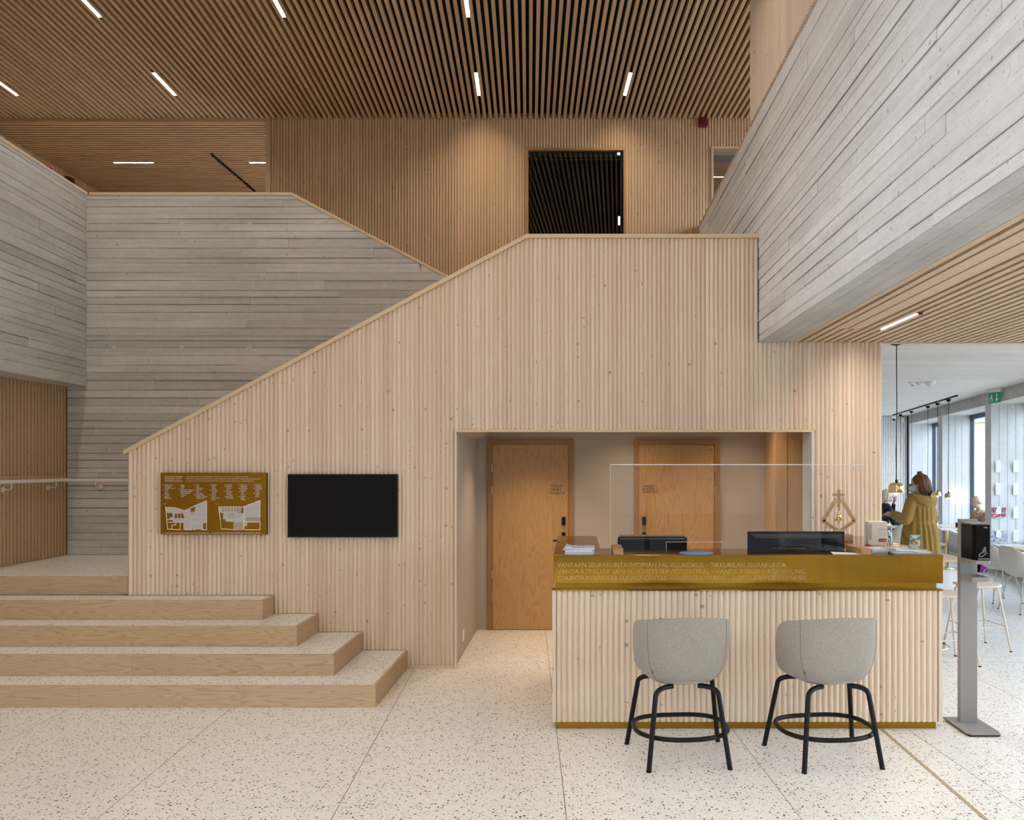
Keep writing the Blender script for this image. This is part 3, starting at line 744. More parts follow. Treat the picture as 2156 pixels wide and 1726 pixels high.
# ------------------------------------------------------------------ left batten wall under the parapet
lw = struct(MB().box(-6.0, -5.722, 4.8, CBY, 0, LZ0).build('wall_left_lower', plain('batten_backing', (0.30, 0.17, 0.085), 0.8)), 'batten wall of spruce beneath the gallery')
mlo = MB().box(-5.722, -5.70, 0, 0.036, 0, 1.69-PLAT, 0.4).mesh('batten'); mhi = MB().box(-5.722, -5.70, 0, 0.036, 0, LZ0-1.72-0.012, 0.4).mesh('batten')
for k in range(56):
    y = CBY-0.06-0.054*k
    for me, z in ((mlo, PLAT), (mhi, 1.72)):
        o = link('batten', me, 'warm', lw); o.location = (0, y, z)
MB().box(-5.722, -5.699, 6.1, CBY-0.02, 1.6905, 1.7195, 0.4).build('batten_rail', 'warm_y', lw)
MB().box(-5.722, -5.699, 6.1, CBY-0.02, LZ0-0.012, LZ0-0.001, 0.4).build('batten_rail', 'warm_y', lw)
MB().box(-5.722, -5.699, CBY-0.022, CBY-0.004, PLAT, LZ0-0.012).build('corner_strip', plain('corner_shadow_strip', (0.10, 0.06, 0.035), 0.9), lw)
hr = thing('handrail', 'pale painted handrail turning the corner of the landing', 'handrail', (-5.60, 9.1, 1.655))
MB().box(-0.0195, 0.0195, -3.0, -0.02, -0.006, 0.030).build('rail', 'railwhite', hr, 0.003)
MB().box(-0.0195, 1.75, -0.0195, 0.0195, -0.006, 0.024).build('rail', 'railwhite', hr, 0.003)
for (bx, by, w) in ((0, -0.25, 'l'), (0, -0.95, 'l'), (0, -1.9, 'l'), (0.28, 0, 'b')):
    d = Vector((-1, 0, 0)) if w == 'l' else Vector((0, 1, 0)); e = 0.085
    p = Vector((bx, by, 0))
    bk = MB().tube([p+Vector((0, 0, -0.004)), p+Vector((0, 0, -0.05)), p+Vector((0, 0, -0.065))+d*0.014, p+Vector((0, 0, -0.07))+d*e], 0.007, 10)
    bk.tube([p+Vector((0, 0, -0.07))+d*e, p+Vector((0, 0, -0.07))+d*(e+0.008)], 0.028, 16); bk.build('bracket', 'railwhite', hr)

# ------------------------------------------------------------------ low ceiling at the right
LZ = BEAM_Z0
lcx = MB().prism([(BEAM_X1, -3.5), (facade_x(-3.5)+0.05, -3.5), (facade_x(7.4)+0.05, 7.4), (BEAM_X1, 7.4)], 'z', LZ+0.055, LZ+0.30)
lcx = struct(lcx.build('ceiling_low', plain('low_ceiling_back', (0.16, 0.11, 0.075), 0.9)), 'low ceiling of spruce battens beside the concrete beam')
LP_ = 0.0797
for i in range(52):
    x = BEAM_X1+0.004+LP_*i
    y1, y0 = 7.40, -3.4
    # the facade slants: battens end where they meet it
    y0 = max(y0, (x+0.05-4.34)/0.2046)
    if y0 > 7.2: continue
    tn = random.random()
    if 2 <= i <= 4: y0 = 6.68
    MB().box(x, x+0.047, y0, y1, LZ, LZ+0.05, tn).build('slat', 'slat_y', lcx)
tx0, tx1 = BEAM_X1+0.004+2*LP_-0.01, BEAM_X1+0.004+5*LP_-0.03
MB().box(tx0, tx0+0.062, -3.4, 6.66, LZ+0.0, LZ+0.03, 0.3).build('track_board', 'slat_y', lcx)
MB().box(tx0+0.070, tx0+0.105, -3.4, 6.66, LZ+0.004, LZ+0.03, 0.3).build('track_rail', 'slat_y', lcx)
MB().box(tx0+0.062, tx0+0.070, -3.4, 6.66, LZ+0.028, LZ+0.03, 0.3).build('track_groove', 'dark', lcx)
MB().box(tx0+0.105, tx0+0.113, -3.4, 6.66, LZ+0.028, LZ+0.03, 0.3).build('track_groove', 'dark', lcx)
MB().box(tx0+0.113, tx1, -3.4, 6.66, LZ+0.0, LZ+0.03, 0.25).build('track_board', 'slat_y', lcx)
MB().box(tx0-0.005, tx1, 6.66, 6.675, LZ+0.012, LZ+0.05, 0.3).build('track_end', 'brass_dull', lcx)
struct(MB().prism([(WE, 7.402), (facade_x(7.4), 7.402), (facade_x(7.4), 7.47), (WE, 7.47)], 'z', LZ-0.006, LZ+0.30).build('trim_2', 'slat_x'), 'fascia at the end of the low batten ceiling')

# ------------------------------------------------------------------ cafe shell
cc = MB().prism([(2.5, 7.47), (facade_x(7.47)+0.03, 7.47), (facade_x(21.6)+0.03, 21.6), (2.5, 21.6)], 'z', CAFE_Z+0.03, CAFE_Z+0.2)
cc = struct(cc.build('ceiling_cafe', plain('cafe_ceiling_gap', (0.30, 0.26, 0.23), 0.9)), 'cafe ceiling of white-washed crosswise battens')
m = MB(); y = 7.6; random.seed(5)
while y < 21.4:
    x = 2.6
    while x < facade_x(y):
        e = min(x+random.uniform(2.0, 4.5), facade_x(y)-0.002)
        m.box(x, e-0.003, y, y+0.060, CAFE_Z, CAFE_Z+0.028, random.random()); x = e
        if facade_x(y)-x < 0.3: break
    y += 0.077
M['washed'] = spruce('white_washed_spruce', (0.88, 0.84, 0.80), (0.78, 0.72, 0.67), 'x')
tag(m.build('battens', 'washed', cc), kind='stuff')
cbk = struct(MB().box(2.9, facade_x(21.3)+0.9, 21.42, 21.6, 0, CAFE_Z+0.03).build('wall_cafe_back', plain('dark_batten_gap', (0.10, 0.085, 0.075), 0.9)), 'far cafe wall of pale upright battens with dark gaps')
sm_ = MB().box(0, 0.028, 0, 0.03, 0, CAFE_Z-0.02, 0.0).mesh('batten')
x = 6.9
while x < facade_x(21.4)-0.04:
    link('batten', sm_, 'washed', cbk).location = (x, 21.392, 0.01); x += 0.0435
struct(MB().box(2.66, 2.775, BY1+0.005, 21.5, 0, CAFE_Z+0.05).build('wall_cafe_left', 'plaster'), 'wall between the alcove and the cafe')
# slanting facade: piers, lintel, window bays
FT = Vector((0.2005, 0.9797, 0)); FN = Vector((0.9797, -0.2005, 0)); FD = 0.66
def fpt(y, out=0.0): 
    p = Vector((facade_x(y), y, 0))+FN*out; return p
PIERS = [21.45-3.49*k for k in range(8)]; PWD = 0.36
LB = 2.89
fa = bpy.data.objects.new('wall_facade', None); COL.objects.link(fa); struct(fa, 'slanting concrete facade wall with deep window bays')
for k, yc in enumerate(PIERS):
    c = fpt(yc)
    m = MB()
    m.obox(c+FN*(FD/2)+Vector((0, 0, LB/2)), FT, FN, (0, 0, 1), PWD/2, FD/2, LB/2)
    p = m.build('pier', 'conc_z', fa)
    if k in (1, 2):       # upright shuttering joints on the reveal
        for q in range(1, 5):
            mm = MB(); cc_ = c-FT*(PWD/2)+FN*(FD*q/5.0)+Vector((0, 0, LB/2)); mm.obox(cc_, FT, FN, (0, 0, 1), 0.0015, 0.0022, LB/2-0.01); mm.build('joint_line', 'conc_joint', fa)
ya, yb = -3.6, 21.5
def fprism(out0, out1, z0, z1, name, mat, y0=ya, y1=yb, parent=fa):
    q = [fpt(y0, out0), fpt(y1, out0), fpt(y1, out1), fpt(y0, out1)]
    return MB().prism([(p.x, p.y) for p in q], 'z', z0, z1).build(name, mat, parent)
fprism(0.0, FD, LB, CAFE_Z+0.2, 'lintel', 'conc_y')
for i in range(len(PIERS)-1):
    hi, lo = PIERS[i]-PWD/2, PIERS[i+1]+PWD/2
    hi_, lo_ = hi*1.0, lo*1.0
    w = bpy.data.objects.new('window_%d' % (i+3), None); COL.objects.link(w); struct(w, 'tall dark-framed window deep in a concrete bay')
    cs = (hi-lo)*0.0
    def seg(y0, y1, o0, o1, z0, z1, name, mat):
        q = [fpt(y0, o0), fpt(y1, o0), fpt(y1, o1), fpt(y0, o1)]
        return MB().prism([(p.x, p.y) for p in q], 'z', z0, z1).build(name, mat, w)
    e = 0.2005*FD
    y0, y1 = lo+e*0.95, hi+e*0.95
    for (u0, u1) in ((y0, y0+0.10), (y1-0.13, y1), ((y0+y1)/2-0.05, (y0+y1)/2+0.05)):
        seg(u0, u1, FD-0.10, FD-0.02, 0.45, LB, 'window_frame_post', 'frame_dark')
    seg(y0, y1, FD-0.10, FD-0.02, LB-0.09, LB, 'window_frame_head', 'frame_dark')
    seg(y0, y1, FD-0.10, FD-0.02, 0.45, 0.52, 'window_frame_sill', 'frame_dark')
    seg(y0+0.1, y1-0.13, FD-0.065, FD-0.057, 0.52, LB-0.09, 'pane', 'glass')
    seg(lo+0.01, hi-0.01, 0.06, FD, 0.0, 0.40, 'bench_base', 'conc_y')
    seg(lo+0.01, hi-0.01, 0.0, FD-0.1, 0.40, 0.45, 'bench_top', 'whiteshell')

# ------------------------------------------------------------------ glazed front behind the camera and the street outside
bf = bpy.data.objects.new('wall_glazed', None); COL.objects.link(bf); struct(bf, 'glazed entrance front')
GT = 4.6
for k in range(8): MB().box(-5.7+1.4*k, -5.62+1.4*k, -3.55, -3.4, 0, GT).build('mullion', 'frame_dark', bf)
for z in (0.0, 2.5, GT-0.1): MB().box(-5.7, 4.0, -3.55, -3.4, z, z+0.1).build('transom', 'frame_dark', bf)
MB().box(-9.4, 4.8, -3.6, -3.4, GT, CZ+0.2).build('upper_panel', 'slat', bf)
sf = bpy.data.objects.new('wall_side_glazed', None); COL.objects.link(sf); struct(sf, 'side wall of the hall with a high window band')
for k in range(7): MB().box(-5.85, -5.7, -3.4+1.36*k, -3.32+1.36*k, 2.9, 5.8).build('mullion', 'frame_dark', sf)
MB().box(-5.9, -5.7, -3.5, 4.8, 0, 2.9).build('lower_panel', 'slat', sf)
MB().box(-5.9, -5.7, -3.5, 4.8, 5.8, CZ+0.2).build('upper_panel', 'slat', sf)
MB().box(-8.3, -5.7, 4.6, 4.8, 0, CZ+0.2).build('return_panel', 'conc_z', sf)
struct(MB().box(-60, 5.5, -70, 90, -0.6, -0.3).box(5.5, 60, -70, -3.6, -0.6, -0.3).build('ground_forecourt', plain('asphalt', (0.055, 0.055, 0.055), 0.9)), 'dark asphalt forecourt outside')
struct(MB().box(5.5, 60, -3.6, 90, -0.6, -0.3).build('ground_street', plain('pavement', (0.55, 0.55, 0.54), 0.9)), 'pale paved street outside the cafe')
def facade_block(name, label, x0, x1, y0, y1, z1, mat, face, pitch=3.2):
    b = thing(name, label, 'building', ((x0+x1)/2, (y0+y1)/2, -0.3))
    hx, hy = (x1-x0)/2, (y1-y0)/2
    MB().box(-hx, hx, -hy, hy, 0, z1).build('walls', mat, b)
    MB().box(-hx-0.3, hx+0.3, -hy-0.3, hy+0.3, z1, z1+0.4).build('roof', 'greymetal', b)
    L_ = 2*(hx if face in '+y' else hy)
    n = int(L_//pitch)
    for r in range(int(z1//3.2)):
        for k in range(n):
            u = -L_/2+pitch*(k+0.5); z = 1.0+3.2*r
            if face == '+y': MB().box(u-0.7, u+0.7, hy, hy+0.05, z, z+1.5).build('window', 'frame_dark', b)
            else: MB().box(-hx-0.05, -hx, u-0.7, u+0.7, z, z+1.5).build('window', 'frame_dark', b)
    return b
M['brick_y'] = plain('yellow_brick', (0.62, 0.50, 0.24), 0.9); M['render_w'] = plain('grey_render', (0.30, 0.29, 0.27), 0.9)
facade_block('office_building', 'grey rendered building seen from the entrance front', -30, 26, -34, -24, 8.5, 'render_w', '+y')
facade_block('brick_building', 'yellow brick building across the street outside the cafe windows', 30, 40, 24, 62, 5.2, 'brick_y', '-x')
M['leafgreen'] = plain('leaf_green', (0.10, 0.19, 0.04), 0.8); M['bark'] = plain('bark', (0.10, 0.07, 0.05), 0.9)
def tree(label, x, y, h, r, seed):
    rnd = random.Random(seed); t = thing('street_tree', label, 'tree', (x, y, -0.3), 0, 'street trees outside')
    MB().tube([(0, 0, 0), (0.05, 0, h*0.5), (0, 0.05, h*0.8)], [0.16, 0.11, 0.05], 8).build('trunk', 'bark', t)
    m = MB()
    for k in range(900):
        d = Vector((rnd.gauss(0, 1), rnd.gauss(0, 1), rnd.gauss(0, 1))).normalized()*r*rnd.random()**0.4
        c = Vector((0, 0, h*0.72))+Vector((d.x, d.y, d.z*1.15)); a = Vector((rnd.gauss(0, 1), rnd.gauss(0, 1), rnd.gauss(0, 1))).normalized(); b_ = a.orthogonal().normalized()
        s_ = rnd.uniform(0.12, 0.26); m.add([c-a*s_, c+b_*s_*0.5, c+a*s_, c-b_*s_*0.5], [(0, 1, 2, 3)], rnd.random())
    o = m.build('foliage', 'leafgreen', t); tag(o, kind='stuff'); return t
for k, (x, y, h, r) in enumerate(((-11, -14, 7, 2.6), (-4.5, -12, 6, 2.2), (2.5, -15, 7.5, 2.8), (9, -12, 6.5, 2.4), (15, -16, 7, 2.6))): tree('leafy green street tree outside the entrance front', x, y, h, r, k)
tree('leafy green tree beyond the cafe windows', 25.5, 42, 8.5, 3.2, 9)

# ------------------------------------------------------------------ strip lamps
def strip_lamp(c, length, along, label, group, dz=0.016):
    o = thing('strip_lamp', label, 'lamp', c, 0 if along == 'y' else -PI/2, group)
    if along == 'y': o.rotation_euler.z = math.atan(0.0555)
    h = length/2
    MB().box(-0.018, 0.018, -h-0.03, h+0.03, 0.026, 0.05).build('housing', 'black', o)
    MB().box(-0.018, 0.018, -h-0.03, -h-0.002, 0.002, 0.026).build('end_cap', 'black', o); MB().box(-0.018, 0.018, h+0.002, h+0.03, 0.002, 0.026).build('end_cap', 'black', o)
    MB().add([(-0.017, -h, dz), (-0.017, h, dz), (0.017, h, dz), (0.017, -h, dz)], [(0, 1, 2, 3)]).build('diffuser', 'lamp', o)
    return o
LG = 'strip lamps in the hall ceiling'
LL = 'short glowing strip lamp set between the hall ceiling battens'
def snap(x, y):   # centre of the nearest gap between battens
    i = math.floor((x-xcl(y))/SP); return i*SP+SW+(SP-SW)/2+xcl(y)
NAMED = {(10.03, -7.05): 'strip lamp near the gallery wall, in the row before the upper wall', (10.03, -5.01): 'strip lamp before the gallery ceiling lamps, in the row before the upper wall',
         (10.03, -1.21): 'strip lamp before the stair-side edge of the dark upper window', (10.03, 0.605): 'strip lamp between the dark upper window and the red alarm',
         (8.22, -4.90): 'strip lamp in the second row, nearest the gallery', (8.22, -3.02): 'strip lamp in the middle of the second row', (8.22, -1.10): 'strip lamp in the second row, nearest the dark upper window'}
for yr, xs in ((10.03, (-7.05, -5.01, -1.21, 0.605)), (8.22, (-4.90, -3.02, -1.10)), (6.4, (-4.8, -1.0, 0.8)), (4.6, (-4.7, -2.8, -0.9)), (2.8, (-4.6, -0.8, 1.0)), (1.0, (-4.5, -2.6, -0.7)), (-0.8, (-4.4, -0.6, 1.2))):  # rows past the second are out of view, added to light the hall
    for x in xs: strip_lamp((snap(x, yr), yr, CZ+0.003), 0.60, 'y', NAMED.get((yr, x), 'unseen strip lamp added in the hall ceiling over the open floor'), LG)
for x, lb in ((-6.73, 'crosswise strip lamp in the gallery ceiling near the red fire sign'), (-4.66, 'crosswise strip lamp in the gallery ceiling at the upper wall corner')): strip_lamp((x, 12.50, CZ-0.046), 0.60, 'x', lb, 'gallery strip lamps')
strip_lamp((fx(1514, 12.0)+0.1, 12.0, 6.048), 0.42, 'x', 'strip lamp seen through the upper opening', None)
for (x, y) in ((2.52, 6.38), (2.52, 3.0), (3.6, 5.0), (4.0, 1.4)):
    i = round((x-BEAM_X1-0.004)/LP_-0.8); xx = BEAM_X1+0.004+LP_*i+0.063
    o = strip_lamp((xx, y, LZ+0.004), 0.70, 'y', 'glowing strip lamp of the low ceiling beside the concrete beam end' if y > 6 else 'strip lamp of the low ceiling towards the entrance', 'low ceiling strip lamps'); o.rotation_euler.z = 0
dc = thing('ceiling_detector', 'tiny round sensor beside the low ceiling lamp', 'sensor', (2.505, 5.93, LZ-0.001))
MB().lathe([(0.0, -0.02), (0.012, -0.02), (0.02, 0.0)], (0, 0, 0), 14).build('sensor_body', 'darkred', dc)
MB().tube([(0, 0, -0.022), (0, 0, -0.018)], 0.006, 8).build('sensor_eye', 'steel', dc)
# gallery track
tk = thing('lighting_track', 'thin black lighting track running across the gallery ceiling', 'track', (-5.37, 12.9, CZ-0.05))
MB().box(-0.012, 0.012, -0.80, 0.85, -0.02, 0.0).build('rail', 'black', tk)
for k in range(16): MB().box(-0.012, 0.03, -0.75+0.1*k, -0.74+0.1*k, -0.03, -0.02).build('clip', 'black', tk)
fs = thing('fire_sign', 'red and white fire equipment sign on the gallery wall', 'sign', (-7.998, 12.46, 6.02))
MB().box(-0.004, 0.008, -0.09, 0.09, 0, 0.36).build('sign_board', 'white', fs)
MB().box(0.008, 0.010, -0.078, 0.078, 0.012, 0.348).build('sign_face', 'red', fs)
MB().prism([(0.01, 0.20), (0.05, 0.20), (0.058, 0.25), (0.035, 0.30), (0.018, 0.25)], 'x', 0.010, 0.0108).build('flame_symbol', 'signink', fs)
fc = thing('fire_shutter_box', 'dark red box under the gallery ceiling past the fire sign', 'box', (-8.0, 12.78, 5.85))
MB().box(0.0, 0.09, 0.06, 0.18, 0.0, 0.50).build('body', 'darkred', fc, 0.008)
MB().box(0.09, 0.10, 0.08, 0.17, 0.03, 0.46).build('front_plate', 'darkred', fc)
al_ = thing('alarm_sounder', 'dark red fire alarm sounder under the hall ceiling', 'alarm', (fx(1480, BWY), BWY-0.001, 6.43))
MB().prism([(-0.055, -0.075), (0.055, -0.075), (0.06, 0.0), (0.05, 0.06), (-0.04, 0.06), (-0.055, 0.02)], 'y', -0.05, 0.0).build('back_box', 'darkred', al_, 0.008)
sd = MB(); sd.tube([(0, -0.05, 0.0), (0, -0.07, 0.0), (0, -0.085, 0)], [0.042, 0.040, 0.028], 20).build('sounder_dome', 'darkred', al_)

# ------------------------------------------------------------------ wall sign and screen
SY = WY-0.045
def sgn(px, py): return Vector((fx(px, SY)-fx(338, SY), 0, fz(py, SY)-fz(1125, SY)))
sg = thing('wall_sign', 'brass orientation board with white lettering and two floor plans', 'sign', (fx(338, SY), SY, fz(1125, SY)))
w_, h_ = sgn(560.5, 995).x, sgn(338, 995).z
MB().box(0, w_, 0, 0.044, 0, h_).build('panel', 'brass_sign', sg, 0.0015)
OX, OY, KS = 320.0, 980.0, 8.292            # the sign was measured in a crop of this origin and scale
def sx(cx, cy): return sgn(OX+cx/KS, OY+cy/KS)
def put(name, body, cx, cy, wpx, mat='signink', sp=1.0):
    p = sx(cx, cy); lettering(name, body, mat, sg, (p.x, -0.0008, p.z), FRONT, width=wpx/KS*SY/F, depth=0.0, space=sp)
def putsz(name, body, cx, cy, size, sp, align='LEFT'):
    p = sx(cx, cy); lettering(name, body, 'signink', sg, (p.x, -0.0008, p.z), FRONT, size=size, depth=0.0, space=sp, align=align)
put('heading', 'TIKKURILAN KIRKKO', 222, 206, 318)
put('heading', 'DICKURSBY KYRKA', 222, 243, 292)
put('heading', 'TIKKURILA CHURCH', 222, 280, 308)
put('heading_text', 'VANTAAN SEURAKUNTAYHTYMÄN PALVELUKESKUS JA YHTEISEN SEURAKUNTATYÖN PALVELUT, TIKKURILAN SEURAKUNTA', 598, 202, 1085)
put('heading_text', 'VANDA KYRKLIGA SAMFÄLLIGHETS SERVICECENTRAL OCH DET GEMENSAMMA FÖRSAMLINGSARBETETS TJÄNSTER, VANDA SVENSKA FÖRSAMLING', 598, 239, 1298)
put('heading_text', 'LUTHERAN CHURCH IN VANTAA SERVICE CENTRE AND COMMON PARISH FUNCTIONS, TIKKURILA PARISH, VANTAA SWEDISH PARISH', 598, 276, 1172)
pitch = 28.7/KS*SY/F
cols_ = [(180, 222, [('1', ['KIRKKOSALI', 'KYRKSAL', 'CHURCH HALL']), ('2', ['VALO', 'LJUS', 'LIGHT']), ('3', ['VOIMA', 'KRAFT', 'STRENGTH'])]),
         (455, 497, [('4', ['AULA', 'LOBBY']), ('5', ['INFO']), ('6', ['PENTTIEN PARKKI', 'BARNENS HÖRNA', "KIDS' CORNER"]), ('7', ['KAHVILA', 'CAFÉ'])]),
         (728, 770, [('8', ['HISSI', 'HISS', 'ELEVATOR']), ('9', ['KEITTIÖ', 'KÖK', 'KITCHEN']), ('10', ['URKUPARVI', 'ORGELLÄKTARE', 'ORGAN LOFT'])]),
         (1003, 1043, [('11', ['RAUHA', 'FRID', 'PEACE']), ('12', ['PIETARI', 'PETRUS', 'PETER']), ('13', ['MARIA', 'MARY']), ('14', ['JOHANNES', 'JOHN'])]),
         (1256, 1297, [('15', ['SALOME']), ('16', ['PAAVALI', 'PAULUS', 'PAUL']), ('17', ['TUOMAS', 'TOMAS', 'THOMAS']), ('18', ['MATTEUS', 'MATTHEW'])]),
         (1510, 1550, [('19', ['BIRGITTA', 'BRIDGET']), ('20', ['JOHANNA', 'JOANNA']), ('21', ['USKO', 'TRO', 'FAITH']), ('22', ['JOOSEF', 'JOSEF', 'JOSEPH'])]),
         (1765, 1804, [('23', ['MARTTA', 'MARTHA']), ('24', ['RAKKAUS', 'KÄRLEK', 'LOVE']), ('25', ['TOIVO', 'HOPP', 'HOPE'])])]
for nx, tx_, items in cols_:
    nums, txt = [], []
    for n, ls in items:
        nums += [n]+['']*(len(ls)-1); txt += ls
    size = 0.0136
    putsz('room_list', '\n'.join(txt), tx_, 348, size, pitch/size)
    putsz('room_numbers', '\n'.join(nums), nx, 348, size, pitch/size)
put('floor_caption', '1. KRS', 180, 678, 58); put('floor_caption', '2. KRS', 1112, 677, 58)
put('foot_text', '3.–4. KERROKSISSA PALVELUKESKUKSEN JA SEURAKUNTIEN TOIMITILOJA   3RD AND 4TH FLOORS: ADMINISTRATIVE PREMISES OF THE SERVICE CENTRE', 178, 1186, 1708)
def plan_poly(name, pts, mat, lvl):
    v = [sx(*p) for p in pts]; m = MB()
    m.add([(p.x, -0.0006-0.0004*lvl, p.z) for p in v], [tuple(range(len(v)))]); return m.build(name, mat, sg)
def plan_lines(name, segs, w, lvl=3):
    m = MB()
    for (a, b) in segs:
        A, B = sx(*a), sx(*b); d = (B-A).normalized(); nrm = Vector((-d.z, 0, d.x))*(w/KS*SY/F/2)
        y = Vector((0, -0.0006-0.0004*lvl, 0))
        m.add([A+nrm+y, B+nrm+y, B-nrm+y, A-nrm+y], [(0, 1, 2, 3)])
    return m.build(name, 'signink', sg)
plan_poly('plan_room_print', [(240, 720), (400, 725), (575, 775), (665, 735), (955, 615), (955, 985), (895, 1000), (895, 1115), (548, 1115), (548, 990), (360, 985), (360, 940), (310, 935), (310, 905), (360, 900), (360, 830), (258, 825)], 'plangrey', 1)
plan_poly('plan_void', [(672, 745), (762, 718), (742, 808), (672, 800)], 'brass_sign', 2)
for q in ([(398, 838), (440, 838), (440, 918), (398, 918)], [(455, 838), (498, 838), (498, 918), (455, 918)], [(512, 830), (540, 830), (560, 890), (560, 918), (512, 918)]): plan_poly('plan_core', q, 'brass_sign', 2)
plan_poly('plan_stage', [(668, 808), (738, 815), (730, 845), (668, 845)], 'plantan', 2)
plan_lines('plan_linework', [((240, 718), (275, 1115)), ((275, 1108), (490, 1120)), ((490, 1120), (500, 990)), ((275, 990), (548, 990)), ((350, 1105), (352, 1040)), ((352, 1040), (415, 1035)), ((415, 1035), (418, 990)), ((955, 612), (955, 1000)), ((955, 990), (955, 1120)), ((895, 995), (955, 992)), ((560, 1118), (700, 1118)), ((725, 1118), (760, 1118)), ((865, 1120), (960, 1120)), ((260, 940), (360, 942)), ((270, 985), (360, 985))]+[((668+26*k, 733-11.3*k), (684+26*k, 726-11.3*k)) for k in range(11)], 11)
plan_lines('plan_column_print', [((670+0, 910+42*k), (694, 910+42*k)) for k in range(5)]+[((690, 898), (950, 898)), ((690, 998), (890, 998))], 4)
plan_poly('plan_room_print', [(1165, 718), (1600, 718), (1605, 720), (1890, 605), (1890, 985), (1660, 990), (1660, 1055), (1605, 1060), (1600, 1115), (1420, 1115), (1425, 985), (1285, 975), (1285, 940), (1240, 935), (1245, 830), (1190, 825)], 'plangrey', 1)
plan_poly('plan_office', [(1218, 730), (1560, 730), (1555, 830), (1505, 830), (1500, 800), (1218, 800)], 'plantan', 2)
plan_poly('plan_loft', [(1635, 905), (1875, 905), (1875, 975), (1635, 975)], 'plantan', 2)
plan_poly('plan_hall', [(1428, 990), (1500, 990), (1500, 1112), (1424, 1112)], 'plantan', 2)
plan_poly('plan_hall', [(1506, 990), (1600, 990), (1598, 1112), (1506, 1112)], 'plantan', 2)
plan_poly('plan_void', [(1565, 730), (1600, 730), (1597, 835), (1562, 832)], 'brass_sign', 2)
for q in ([(1340, 838), (1380, 838), (1380, 868), (1340, 868)], [(1392, 838), (1430, 838), (1430, 868), (1392, 868)], [(1340, 882), (1380, 882), (1380, 912), (1340, 912)], [(1392, 882), (1430, 882), (1430, 912), (1392, 912)]): plan_poly('plan_core', q, 'plantan', 2)
plan_lines('plan_linework', [((1165, 712), (1195, 950)), ((1605, 715), (1605, 1110)), ((1888, 605), (1888, 720)), ((1888, 735), (1888, 830)), ((1888, 845), (1888, 900)), ((1620, 985), (1890, 985)), ((1888, 985), (1888, 1118)), ((1620, 1118), (1890, 1118)), ((1205, 1105), (1480, 1118)), ((1610, 715), (1770, 655)), ((1790, 645), (1888, 606))]+[((1195+3*k, 965+30*k), (1198+3*k, 983+30*k)) for k in range(5)]+[((1200+52*k, 718), (1232+52*k, 718)) for k in range(8)]+[((1495+28*k, 1116), (1510+28*k, 1116)) for k in range(4)], 12)
plan_lines('plan_partition_print', [((1275+49*k, 730), (1275+49*k, 800)) for k in range(6)]+[((1300, 950), (1600, 950))], 4)
plan_lines('plan_marker', [((570, 895), (584, 895))], 12, 4).data.materials[0] = M['red']

tv = thing('wall_screen', 'switched-off black flat screen on the slatted wall', 'screen', (fx(720.5, SY), SY, fz(1131, SY)))
hw, hh = (fx(836, SY)-fx(605, SY))/2, fz(998, SY)-fz(1131, SY)
MB().box(-hw, hw, 0.004, 0.043, 0, hh).build('casing', 'black', tv, 0.003)
MB().box(-hw+0.010, hw-0.010, 0.0015, 0.0045, 0.014, hh-0.008).build('display', 'screen', tv)
MB().box(-hw, hw, 0.0, 0.004, 0, 0.0135).build('lower_bezel', 'black', tv)

# ------------------------------------------------------------------ reception desk
DY = 5.67; DX0, DX1 = -0.155, 2.545
dk = thing('reception_desk', 'reception desk with fluted spruce front and broad engraved brass top band', 'desk', ((DX0+DX1)/2, DY, 0))
OXD = (DX0+DX1)/2
def D(x0, x1, y0, y1, z0, z1): return MB().box(x0-OXD, x1-OXD, y0, y1, z0, z1)
ZS0, ZS1, ZB0, ZB1 = 0.055, 0.966, 1.015, 1.212
D(DX0+0.03, DX1-0.03, 0.035, 0.07, 0, ZS0+0.01).build('brass_kick', 'brass_dull', dk)
D(DX0+0.03, DX0+0.07, 0.07, 1.45, 0, ZS0+0.01).build('brass_kick', 'brass_dull', dk)
D(DX1-0.07, DX1-0.03, 0.07, 1.45, 0, ZS0+0.01).build('brass_kick', 'brass_dull', dk)
D(DX0+0.002, DX1-0.002, 0.018, 0.11, ZS0, ZS1).build('front_panel', 'slat', dk)
D(DX0+0.002, DX0+0.05, 0.11, 1.45, ZS0, ZS1).build('side_panel', 'slat', dk)
D(DX1-0.05, DX1-0.002, 0.11, 1.45, ZS0, ZS1).build('side_panel', 'slat', dk)
ND = 66; PD = (DX1-DX0-0.05)/ND; random.seed(3)
for pts in wave(DX0+0.025-OXD, PD, ND, 12, 0.0155):
    slat_piece(pts, lambda x: ZS0, lambda x: ZS1, min(1, max(0, random.gauss(0.35, 0.16))), 0.0, 0.0175, 0.018).build('slat', 'slat', dk)
D(DX0, DX0+0.0245, -0.001, 0.0175, ZS0, ZS1).build('corner_post', 'slat', dk)
D(DX1-0.0245, DX1, -0.001, 0.0175, ZS0, ZS1).build('corner_post', 'slat', dk)
D(DX0-0.004, DX1+0.004, -0.008, 0.10, ZS1, ZS1+0.006).build('brass_lip', 'brass', dk)
D(DX0+0.02, DX1-0.02, 0.05, 0.10, ZS1+0.006, ZB0).build('brass_recess', 'brass_dull', dk)
D(DX0+0.02, DX0+0.05, 0.10, 1.44, ZS1, ZB0).build('brass_recess', 'brass_dull', dk)
D(DX1-0.05, DX1-0.02, 0.10, 1.44, ZS1, ZB0).build('brass_recess', 'brass_dull', dk)
band = MB().box(DX0+0.008-OXD, DX1+0.005-OXD, 0.0, 0.43, ZB0, ZB1); band.build('brass_band', 'brass', dk, 0.002)
D(DX0+0.008, DX0+0.345, 0.431, 1.50, ZB0, ZB1).build('brass_arm', 'brass', dk, 0.002)
D(2.12, DX1+0.005, 0.431, 1.50, ZB0, ZB1).build('brass_arm', 'brass', dk, 0.002)
